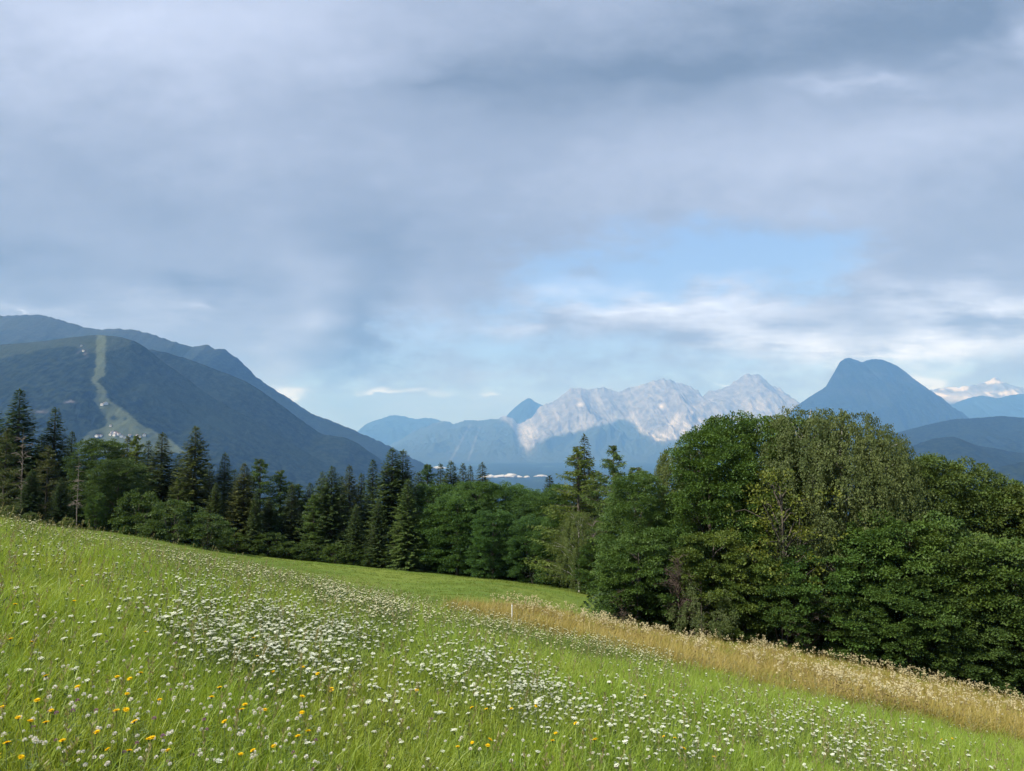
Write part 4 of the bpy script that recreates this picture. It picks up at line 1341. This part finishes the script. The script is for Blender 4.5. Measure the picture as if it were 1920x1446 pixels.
# uncut dry grass on the bank
protos = [tuft(300 + k, 60, 0.20, 0.52 + 0.07 * (k % 3), 0.010, M['dry'], 0.30, 0.75, (0.22, -0.05)) for k in range(6)]
protos += [tuft(310 + k, 30, 0.20, 0.45, 0.010, M['grass'], 0.3, 0.6) for k in range(2)]
x, y = sector(26000, 17, 43, r, 40, 1.4)
k = r.random(len(x)) < bank_mask(x, y)
x, y = x[k], y[k]
n = len(x)
rot = np.stack([r.normal(0, 0.06, n), r.normal(0, 0.06, n), r.normal(0, 0.7, n)], -1)
olive = sstep(27, 36, y + 3 * perlin(x / 3, y / 3, 4)) * 0.55 * (x > 3) + 0.5 * sstep(0.1, 0.4, perlin(x / 1.3, y / 1.3, 6))
idx = np.where(r.random(n) < 0.20 + olive, r.integers(6, 8, n), r.integers(0, 6, n))
gn_scatter('dry_grass', on_ground(x, y), rot, r.uniform(0.7, 1.2, n) * (1 + 0.35 * perlin(x / 2.5, y / 2.5, 43)), idx, protos, kind='stuff', label='tawny uncut grass on the bank below the meadow')

# mown lawn beyond
protos = [tuft(320 + k, 34, 0.42, 0.10, 0.030, M['lawn'], 0.5, 0.4) for k in range(4)]
x, y = sector(15000, 34, 121, r, 36, 1.5)
k = (r.random(len(x)) < lawn_mask(x, y)) & (x / y < 0.24)
x, y = x[k], y[k]
n = len(x)
rot = np.stack([np.zeros(n), np.zeros(n), r.random(n) * 6.28], -1)
gn_scatter('lawn_grass', on_ground(x, y), rot, r.uniform(0.7, 1.3, n), r.integers(0, 4, n), protos, kind='stuff', label='short mown grass between meadow and wood')

# ------------------------------------------------------------------ flowers
M['stem'] = plain_mat('flower_stem', (0.07, 0.11, 0.03), (0.12, 0.16, 0.05), 20, 0.7, bump=0)
M['dry_stem'] = plain_mat('dry_stem', (0.20, 0.15, 0.06), (0.32, 0.25, 0.11), 20, 0.8, bump=0)


def petal_mat(name, c1, c2, trans=0.25):
    m, t, out = material(name)
    g = t.n('ShaderNodeNewGeometry')
    c = t.mix(g.outputs['Random Per Island'], c1, c2)
    d = t.n('ShaderNodeBsdfDiffuse')
    t.lk(c, d.inputs[0])
    tr = t.n('ShaderNodeBsdfTranslucent')
    t.lk(c, tr.inputs[0])
    mx = t.n('ShaderNodeMixShader')
    mx.inputs[0].default_value = trans
    t.lk(d.outputs[0], mx.inputs[1])
    t.lk(tr.outputs[0], mx.inputs[2])
    t.lk(mx.outputs[0], out.inputs[0])
    return m


M['white'] = petal_mat('white_petals', (0.62, 0.66, 0.48), (0.84, 0.85, 0.74))
M['cream'] = petal_mat('cream_petals', (0.60, 0.59, 0.36), (0.80, 0.78, 0.56))
M['yellow_petal'] = petal_mat('yellow_petals', (0.80, 0.48, 0.010), (0.86, 0.62, 0.02))
M['clover'] = petal_mat('white_clover_petals', (0.62, 0.57, 0.46), (0.90, 0.88, 0.80))
M['purple'] = petal_mat('purple_clover_petals', (0.28, 0.13, 0.20), (0.42, 0.26, 0.34))
M['plume'] = petal_mat('plume_hairs', (0.66, 0.58, 0.33), (0.84, 0.77, 0.52), 0.35)


def stem_geo(g, h, lx, ly, w=0.0016, z0=-0.03):
    e = np.linspace(0, 1, 6)
    p = np.stack([lx * e ** 2, ly * e ** 2, z0 + (h - z0) * e], -1)
    g.tube(p, w * (1.15 - 0.4 * e), 4)
    return np.array([lx, ly, h])


def umbel(seed, h=0.42, R=0.038, mat='white'):
    r = np.random.default_rng(seed)
    st, hd = Geo(), Geo()
    top = stem_geo(st, h, r.normal(0, 0.03), r.normal(0, 0.03))
    n = 20
    a, q = np.arange(n) * 2.39996, R * np.sqrt((np.arange(n) + 0.5) / n)
    pos = top + np.stack([np.cos(a) * q, np.sin(a) * q, 0.014 + 0.004 * (1 - (q / R) ** 2) + r.normal(0, 0.002, n)], -1)
    for k in range(n):
        if k % 2 == 0:
            st.tube(np.stack([top - [0, 0, 0.012], pos[k] - [0, 0, 0.002]]), [0.0009, 0.0006], 3)
        m_ = 5
        b = np.arange(m_) * 2 * pi / m_ + r.random() * 6
        d = np.stack([np.cos(b), np.sin(b), np.full(m_, 0.18)], -1)
        hd.leaves(np.repeat(pos[k][None], m_, 0), d, np.tile([0, 0, 1.0], (m_, 1)), R * 0.27 * r.uniform(0.75, 1.2), R * 0.21)
    # two feathery stem leaves
    for z in (0.3, 0.55):
        m_ = 10
        c = np.array([top[0] * z * z, top[1] * z * z, h * z])
        az = r.random() * 6.28
        s = np.linspace(0, 1, m_)
        ax = np.array([cos(az), sin(az), 0.6])
        st.leaves(c + ax * (s * 0.06)[:, None], rdir(m_, r) * 0.6 + ax, rdir(m_, r), 0.022, 0.006)
    return st.mesh('flower_stem', M['stem']), hd.mesh('umbel_head', M[mat])


def hawkbit(seed, h=0.36, R=0.017):
    r = np.random.default_rng(seed)
    st, hd = Geo(), Geo()
    top = stem_geo(st, h, r.normal(0, 0.035), r.normal(0, 0.035))
    st.tube(np.stack([top - [0, 0, 0.002], top + [0, 0, 0.007], top + [0, 0, 0.012]]), [0.0025, 0.0052, 0.0050], 7)
    tilt = r.normal(0, 0.18, 2)
    for ring, (m_, rr, up) in enumerate(((17, 1.0, 0.18), (13, 0.74, 0.42), (8, 0.42, 0.9))):
        b = np.arange(m_) * 2 * pi / m_ + r.normal(0, 0.08, m_)
        d = np.stack([np.cos(b), np.sin(b), np.full(m_, up) + tilt[0] * np.cos(b) + tilt[1] * np.sin(b)], -1)
        hd.leaves(np.repeat((top + [0, 0, 0.010 + 0.001 * ring])[None], m_, 0), d, np.tile([0, 0, 1.0], (m_, 1)), R * rr * r.uniform(0.88, 1.08, m_), R * 0.34)
    return st.mesh('flower_stem', M['stem']), hd.mesh('flower_head', M['yellow_petal'])


def clover(seed, h=0.27, R=0.0105, mat='clover'):
    r = np.random.default_rng(seed)
    st, hd = Geo(), Geo()
    top = stem_geo(st, h, r.normal(0, 0.03), r.normal(0, 0.03), 0.0012)
    n = 46
    k = np.arange(n) + 0.5
    ph, a = np.arccos(1 - 1.55 * k / n), k * 2.39996
    d = np.stack([np.cos(a) * np.sin(ph), np.sin(a) * np.sin(ph), np.cos(ph)], -1)
    hd.leaves(top + d * R * 0.35 + [0, 0, R * 0.5], d + [0, 0, 0.25], rdir(n, r) + [0, 0, 0.6], R * 0.75, R * 0.36)
    for j in range(3):
        m_ = 3
        az = r.random() * 6.28
        c = np.array([0.03 * cos(az), 0.03 * sin(az), h * r.uniform(0.4, 0.75)])
        b = np.arange(3) * 2.1 + az
        st.leaves(np.repeat(c[None], 3, 0), np.stack([np.cos(b), np.sin(b), np.full(3, 0.2)], -1), np.tile([0, 0, 1.0], (3, 1)), 0.020, 0.015)
        st.tube(np.stack([[0, 0, c[2] * 0.7], c]), [0.0008, 0.0006], 3)
    return st.mesh('flower_stem', M['stem']), hd.mesh('clover_head', M[mat])


def plume(seed, h=0.85, mat='plume'):
    r = np.random.default_rng(seed)
    st, hd = Geo(), Geo()
    top = stem_geo(st, h, r.normal(0.05, 0.06), r.normal(0, 0.06), 0.0035)
    for j in range(r.integers(3, 6)):
        c = top + np.array([r.normal(0, 0.05), r.normal(0, 0.05), r.uniform(-0.14, 0.03)])
        st.tube(np.stack([top * np.array([0.85, 0.85, 0.82]), c]), [0.002, 0.0015], 3)
        n = 16
        d = rdir(n, r)
        d[:, 2] += 0.7
        hd.leaves(np.repeat(c[None], n, 0), d, rdir(n, r), r.uniform(0.024, 0.048, n), 0.016)
    for z in (0.25, 0.45, 0.62):
        m_ = 5
        b = rdir(m_, r)
        b[:, 2] = np.abs(b[:, 2]) + 0.3
        st.leaves(np.repeat(np.array([[top[0] * z * z, top[1] * z * z, h * z]]), m_, 0), b, rdir(m_, r), 0.11, 0.022)
    return st.mesh('plume_stalk', M['dry_stem']), hd.mesh('plume_head', M[mat])


def joined(pair):
    """one mesh of stem and head, for the flowers too many to tell apart"""
    a, b = pair
    va, vb = np.empty(len(a.vertices) * 3, np.float32), np.empty(len(b.vertices) * 3, np.float32)
    a.vertices.foreach_get('co', va)
    b.vertices.foreach_get('co', vb)
    fa, fb = np.empty(len(a.loops), np.int32), np.empty(len(b.loops), np.int32)
    a.loops.foreach_get('vertex_index', fa)
    b.loops.foreach_get('vertex_index', fb)
    V = np.concatenate([va.reshape(-1, 3), vb.reshape(-1, 3)])
    me = mesh_np(b.name, V, np.concatenate([fa.reshape(-1, 4), fb.reshape(-1, 4) + len(a.vertices)]), a.materials[0])
    me.materials.append(b.materials[0])
    mi = np.zeros(len(me.polygons), np.int32)
    mi[len(fa) // 4:] = 1
    me.polygons.foreach_set('material_index', mi)
    return me


def plant(name, protos, x, y, n_own, label, cat, group, rest_name, rest_label, scale, parts=('stem', 'flower_head'), r=rng):
    """the largest-looking ones as things of their own, the rest as one mass"""
    ok = ~np.isnan(y)
    x, y = x[ok], y[ok]
    o_ = np.argsort(y)
    x, y = x[o_], y[o_]
    ppx, ppy = project(x, y, gz(x, y) + 0.3)
    seen = (ppx > 5) & (ppx < 1915) & (ppy < 1440)
    own = np.where(seen)[0][:n_own]
    z = gz(x, y)
    sc_ = scale[0] + (scale[1] - scale[0]) * r.random(len(x))
    rz = r.random(len(x)) * 6.28
    for i in own:
        root = link(name, None, label=label, category=cat, group=group)
        root.location = (x[i], y[i], z[i])
        root.scale = (sc_[i],) * 3
        root.rotation_euler = (r.normal(0, 0.12), r.normal(0, 0.12), rz[i])
        pa, pb = protos[r.integers(0, len(protos))]
        link(parts[0], pa, root)
        q_ = link(parts[1], pb, root)
        if parts[1] == 'seed_head':
            q_['kind'] = 'stuff'
    mask = np.ones(len(x), bool)
    mask[own] = False
    if rest_name and mask.any():
        k = np.where(mask)[0]
        rot = np.stack([r.normal(0, 0.17, len(k)), r.normal(0, 0.17, len(k)), rz[k]], -1)
        gn_scatter(rest_name, np.stack([x[k], y[k], z[k]], -1), rot, sc_[k], r.integers(0, len(protos), len(k)), [joined(q) for q in protos], kind='stuff', label=rest_label)


def along(segs, n, r, spread=1.0):
    """photo positions strewn along soft bands (x0, y0, x1, y1, half width, weight)"""
    s = np.array(segs, float)
    k = r.choice(len(s), n, p=s[:, 5] / s[:, 5].sum())
    t = r.random(n)
    q = s[k]
    return q[:, 0] + (q[:, 2] - q[:, 0]) * t + r.normal(0, 1, n) * q[:, 4] * 1.6, q[:, 1] + (q[:, 3] - q[:, 1]) * t + r.normal(0, 1, n) * q[:, 4] * spread


r = np.random.default_rng(123)
# white umbels
sx_, sy_ = along([(200, 1075, 420, 1140, 22, 3), (330, 1120, 620, 1195, 26, 9), (420, 1160, 700, 1220, 18, 4), (600, 1170, 900, 1250, 26, 5.5), (850, 1230, 1020, 1290, 20, 4),
                  (940, 1260, 1180, 1320, 22, 3.0), (30, 1000, 130, 1040, 16, 1.2), (0, 990, 380, 1060, 14, 1.5), (380, 1070, 700, 1150, 18, 4.5),
                  (1120, 1195, 1250, 1235, 10, 1.2), (1180, 1270, 1500, 1330, 22, 2.2), (1440, 1300, 1700, 1385, 22, 4), (1250, 1350, 1420, 1430, 28, 1.6), (1560, 1390, 1640, 1430, 16, 0.8), (1640, 1370, 1880, 1440, 26, 1.2),
                  (620, 1110, 1000, 1190, 14, 1.6), (1080, 1330, 1300, 1420, 22, 0.8), (0, 1020, 900, 1250, 70, 4), (900, 1200, 1900, 1420, 50, 3)], 11500, r, 1.5)
k = (sy_ < 1450) & (sx_ > -60) & (sx_ < 1980)
x, y = cast(sx_[k], sy_[k], 0.36)
ok = ~np.isnan(y) & (y < 22.5)
xx, yy_ = np.nan_to_num(x), np.nan_to_num(y, nan=1.0)
ok &= r.random(len(x)) < sstep(-0.35, 0.25, perlin(xx / 0.55, yy_ / 0.55, 61) + 0.6 * perlin(xx / 1.7, yy_ / 1.7, 62)) + 0.06
ok &= ~((bank_mask(np.nan_to_num(x), np.nan_to_num(y, nan=1.0)) > 0.5) & (r.random(len(x)) < 0.85))
plant('umbel_flower', [umbel(400 + i, 0.28 + 0.03 * (i % 4), 0.0118 + 0.0024 * (i % 4)) for i in range(7)], x[ok], y[ok], 300, 'flat topped white umbel flower standing in the green meadow', 'flower',
      'white umbel flowers of the meadow', 'white_flower_drift', 'drift of white umbel flowers across the meadow', (0.6, 1.2), r=r)
# creamy drift on the crest of the meadow
sx_, sy_ = along([(0, 972, 300, 1028, 5, 2.0), (300, 1032, 480, 1068, 6, 2.4), (470, 1062, 640, 1098, 8, 4), (600, 1092, 760, 1132, 11, 5), (700, 1120, 960, 1165, 12, 3.5), (900, 1160, 1130, 1205, 8, 2.4), (1100, 1200, 1260, 1236, 8, 1.6)], 5200, r, 1.2)
x, y = cast(sx_, sy_, 0.42)
ok = ~np.isnan(y) & (y < 24) & (y > 9)
plant('umbel_flower', [umbel(420 + i, 0.38, 0.0155, 'cream') for i in range(4)], x[ok], y[ok], 0, '', '', '', 'cream_flower_drift', 'cream flower drift along the crest of the meadow', (0.85, 1.3), r=r)
# yellow hawkbits: the ones that can be picked out in the photograph, then stray ones
YL = [(98, 1347), (86, 1369), (60, 1343), (100, 1270), (221, 1261), (201, 1270), (246, 1274), (174, 1289), (88, 1321), (98, 1320), (17, 1310), (216, 1326), (229, 1327), (256, 1310), (266, 1314), (166, 1375), (238, 1360), (135, 1394),
      (266, 1392), (264, 1394), (290, 1398), (213, 1409), (58, 1421), (20, 1412), (36, 1403), (34, 1400), (14, 1410), (332, 1413), (340, 1421), (310, 1420), (118, 1444), (131, 1445), (240, 1441), (267, 1438), (288, 1434), (330, 1443), (400, 1298), (411, 1313),
      (431, 1335), (448, 1330), (427, 1357), (492, 1343), (560, 1247), (513, 1258), (601, 1280), (620, 1305), (604, 1305), (584, 1302), (576, 1345), (534, 1380), (548, 1397), (545, 1396), (488, 1402), (516, 1400), (595, 1437), (447, 1434), (553, 1436),
      (462, 1209), (482, 1221), (60, 1200), (24, 1195), (18, 1205), (291, 1182), (153, 1092), (142, 1123), (18, 1124), (935, 1322), (948, 1330), (996, 1316), (897, 1341), (881, 1391), (892, 1390), (920, 1416), (822, 1433), (977, 1436), (1087, 1298), (1245, 1378), (1262, 1384),
      (1257, 1400), (1136, 1403), (1029, 1381), (1045, 1371), (1228, 1430), (1285, 1428), (1320, 1436), (1335, 1424), (1345, 1427), (1280, 1310), (1775, 1386), (1780, 1383), (1860, 1437), (1875, 1440), (780, 1286), (1205, 1303), (1094, 1352), (910, 1387), (1124, 1402), (36, 1062)]
qx = np.array([q[0] for q in YL], float)
qy = np.array([q[1] for q in YL], float)
x, y = cast(qx, qy, 0.37)
plant('hawkbit_flower', [hawkbit(500 + i, 0.36, 0.0165 + 0.0015 * (i % 3)) for i in range(6)], x, y, 300, 'small yellow dandelion like flower on a thin stem in the meadow', 'flower', 'yellow flowers of the meadow', None, None, (0.92, 1.08), r=r)
# clover
sx_, sy_ = along([(0, 1260, 640, 1440, 60, 4), (60, 1330, 700, 1430, 45, 4), (0, 1180, 500, 1260, 40, 2), (700, 1400, 1200, 1440, 30, 1.4), (250, 1280, 600, 1340, 30, 2), (0, 1400, 500, 1440, 25, 2)], 360, r, 1.3)
k = (sy_ < 1446) & (sx_ > -40)
x, y = cast(sx_[k], sy_[k], 0.28)
plant('clover_flower', [clover(520 + i, 0.27 + 0.02 * (i % 3), 0.0095 + 0.001 * (i % 3)) for i in range(6)], x, y, 280, 'whitish round clover head among the meadow grass', 'flower', 'white clover of the meadow', 'white_clover_patch', 'patch of white clover heads in the grass', (0.85, 1.15), r=r)
sx_, sy_ = along([(0, 1300, 640, 1440, 50, 4), (200, 1140, 500, 1230, 40, 1), (640, 1330, 1100, 1440, 40, 1)], 32, r)
k = (sy_ < 1446) & (sx_ > 0)
x, y = cast(sx_[k], sy_[k], 0.28)
plant('clover_flower', [clover(540 + i, 0.27, 0.011, 'purple') for i in range(3)], x, y, 60, 'mauve purple clover head among the meadow grass', 'flower', 'purple clover of the meadow', None, None, (0.85, 1.15), r=r)
# pale plumes over the dry grass
sx_, sy_ = along([(920, 1112, 1010, 1128, 4, 1.2), (960, 1120, 1140, 1158, 6, 5), (1120, 1155, 1240, 1178, 6, 4), (1230, 1178, 1450, 1206, 8, 4.5), (1420, 1200, 1640, 1240, 8, 4.5), (1600, 1235, 1760, 1270, 7, 3.5), (1740, 1265, 1925, 1305, 7, 3.5),
                  (1380, 1215, 1560, 1262, 9, 3), (1540, 1255, 1720, 1295, 9, 5), (1680, 1285, 1925, 1325, 10, 3.5), (1285, 1190, 1330, 1215, 6, 1)], 1150, r)
x, y = cast(sx_, sy_, 0.68)
ok = ~np.isnan(y) & (y < 42) & (y > 18)
x, y = x[ok], y[ok]
r2 = np.random.default_rng(9)
pick = r2.permutation(len(x))
plant('plume_stalk', [plume(600 + i, 0.78 + 0.04 * (i % 4)) for i in range(7)], x[pick], y[pick], 260, 'dry stalk with pale fluffy seed head in the tawny grass bank', 'plant', 'fluffy seed stalks on the dry bank', 'plume_drift', 'drift of pale fluffy seed heads along the dry bank', (0.70, 1.06), ('stem', 'seed_head'), r=r)

# ------------------------------------------------------------------ white marker post
m, t, out = material('white_post_paint')
tc = t.n('ShaderNodeTexCoord')
ns = t.noise(tc.outputs['Object'], 9.0, 5, 0.7)
p = t.n('ShaderNodeBsdfPrincipled')
t.lk(t.mix(t.ss(ns, 0.55, 0.75), (0.78, 0.78, 0.76), (0.55, 0.53, 0.48)), p.inputs['Base Color'])
p.inputs['Roughness'].default_value = 0.5
t.lk(p.outputs[0], out.inputs[0])
px_, d_ = 960, 21.0
x_ = float(slope(px_, 1150)[0]) * d_
z_ = float(gz(x_, d_))
ztop = float(slope(px_, 1134)[1]) * d_
root = link('marker_post', None, label='thin white marker post standing in the dry grass', category='post')
root.location = (x_, d_, z_)
hh = ztop - z_
g = Geo()
a = np.arange(9) * 2 * pi / 8
g.tube(np.array([[0, 0, -0.15], [0, 0, hh * 0.5], [0, 0, hh - 0.03]]), [0.015, 0.0145, 0.014], 8)
link('shaft', g.mesh('post_shaft', m, True), root)
g = Geo()
g.tube(np.array([[0, 0, hh - 0.032], [0, 0, hh - 0.012], [0, 0, hh - 0.003], [0, 0, hh]]), [0.0165, 0.0165, 0.012, 0.001], 8)
link('cap', g.mesh('post_cap', m, True), root)

# ------------------------------------------------------------------ farmhouses in the clearing of the ski hill
M['plaster'] = plain_mat('house_plaster', (0.62, 0.60, 0.56), (0.78, 0.76, 0.72), 0.3, 0.9)
M['roof'] = plain_mat('house_roof', (0.16, 0.10, 0.08), (0.26, 0.18, 0.14), 0.4, 0.9)
M['pane'] = plain_mat('dark_window', (0.03, 0.035, 0.04), (0.05, 0.055, 0.06), 1.0, 0.3, bump=0)


def box(g, x0, x1, y0, y1, z0, z1):
    c = np.array([[x, y, z] for x in (x0, x1) for y in (y0, y1) for z in (z0, z1)], float)
    g.quads(c[np.array([[0, 1, 3, 2], [4, 6, 7, 5], [0, 4, 5, 1], [2, 3, 7, 6], [0, 2, 6, 4], [1, 5, 7, 3]])])


def house_parts(w, d, h):
    gw, gr, gp = Geo(), Geo(), Geo()
    box(gw, -w / 2, w / 2, -d / 2, d / 2, -6, h)
    rh = w * 0.24
    gw.quads(np.array([[[-w / 2, s * d / 2, h], [w / 2, s * d / 2, h], [0, s * d / 2, h + rh], [0, s * d / 2, h + rh]] for s in (-1, 1)], float))
    o, e = 1.6, 0.5
    for s in (-1, 1):
        top = np.array([[0, -d / 2 - o, h + rh + e], [s * (w / 2 + o), -d / 2 - o, h - 0.9 + e], [s * (w / 2 + o), d / 2 + o, h - 0.9 + e], [0, d / 2 + o, h + rh + e]], float)
        low = top - [0, 0, 0.45]
        gr.quads(np.array([top, low]))
        gr.quads(np.array([[top[i], top[(i + 1) % 4], low[(i + 1) % 4], low[i]] for i in range(4)]))
    for fl in range(2):
        for i in range(4):
            cx = (-0.36 + 0.24 * i) * w
            box(gp, cx - 0.7, cx + 0.7, -d / 2 - 0.06, -d / 2 + 0.1, 1.2 + fl * 3.2, 2.8 + fl * 3.2)
    return gw.mesh('house_wall', M['plaster']), gr.mesh('house_roof', M['roof']), gp.mesh('house_windows', M['pane'])


HV, hpx, hpy = HILL
HP = [house_parts(18, 20, 8), house_parts(26, 20, 9), house_parts(14, 14, 7)]
HOUSES = [(193, 758, 0), (198, 759, 1), (212, 812, 1), (217, 813, 1), (215, 817, 0), (223, 816, 0), (229, 818, 0), (206, 817, 2), (234, 820, 2), (243, 818, 2), (258, 819, 0), (263, 820, 2), (270, 818, 0), (182, 818, 0), (189, 819, 2), (206, 797, 2), (153, 650, 2), (157, 658, 2)]
HL = ['two farm buildings in the narrow clearing halfway down the ski run', 'white farmhouse of the small village at the foot of the ski run', 'tiny pale hut by the summit meadow of the ski hill', 'lone small farmhouse on the slope over the village']
for hx, hy, k in HOUSES:
    dd = np.hypot(hpx - hx, hpy - hy) + (HV[..., 1] > 5600) * 1e3
    i = np.unravel_index(np.argmin(dd), dd.shape)
    q = HV[i]
    lab, grp = (HL[0].replace('two farm buildings', 'farm building'), 'farm buildings halfway down the ski run') if hy in (758, 759) else ((HL[2], 'huts by the summit meadow') if hy < 700 else ((HL[3], None) if hy == 797 else (HL[1], 'houses of the hillside village')))
    root = link('farmhouse', None, label=lab, category='house')
    if grp:
        root['group'] = grp
    root.location = (float(q[0]), float(q[1]), float(q[2]) + 1.0)
    root.rotation_euler = (0, 0, float(rng.normal(0, 0.5)))
    for nm, me in zip(('wall', 'roof', 'window'), HP[k]):
        link(nm, me, root)
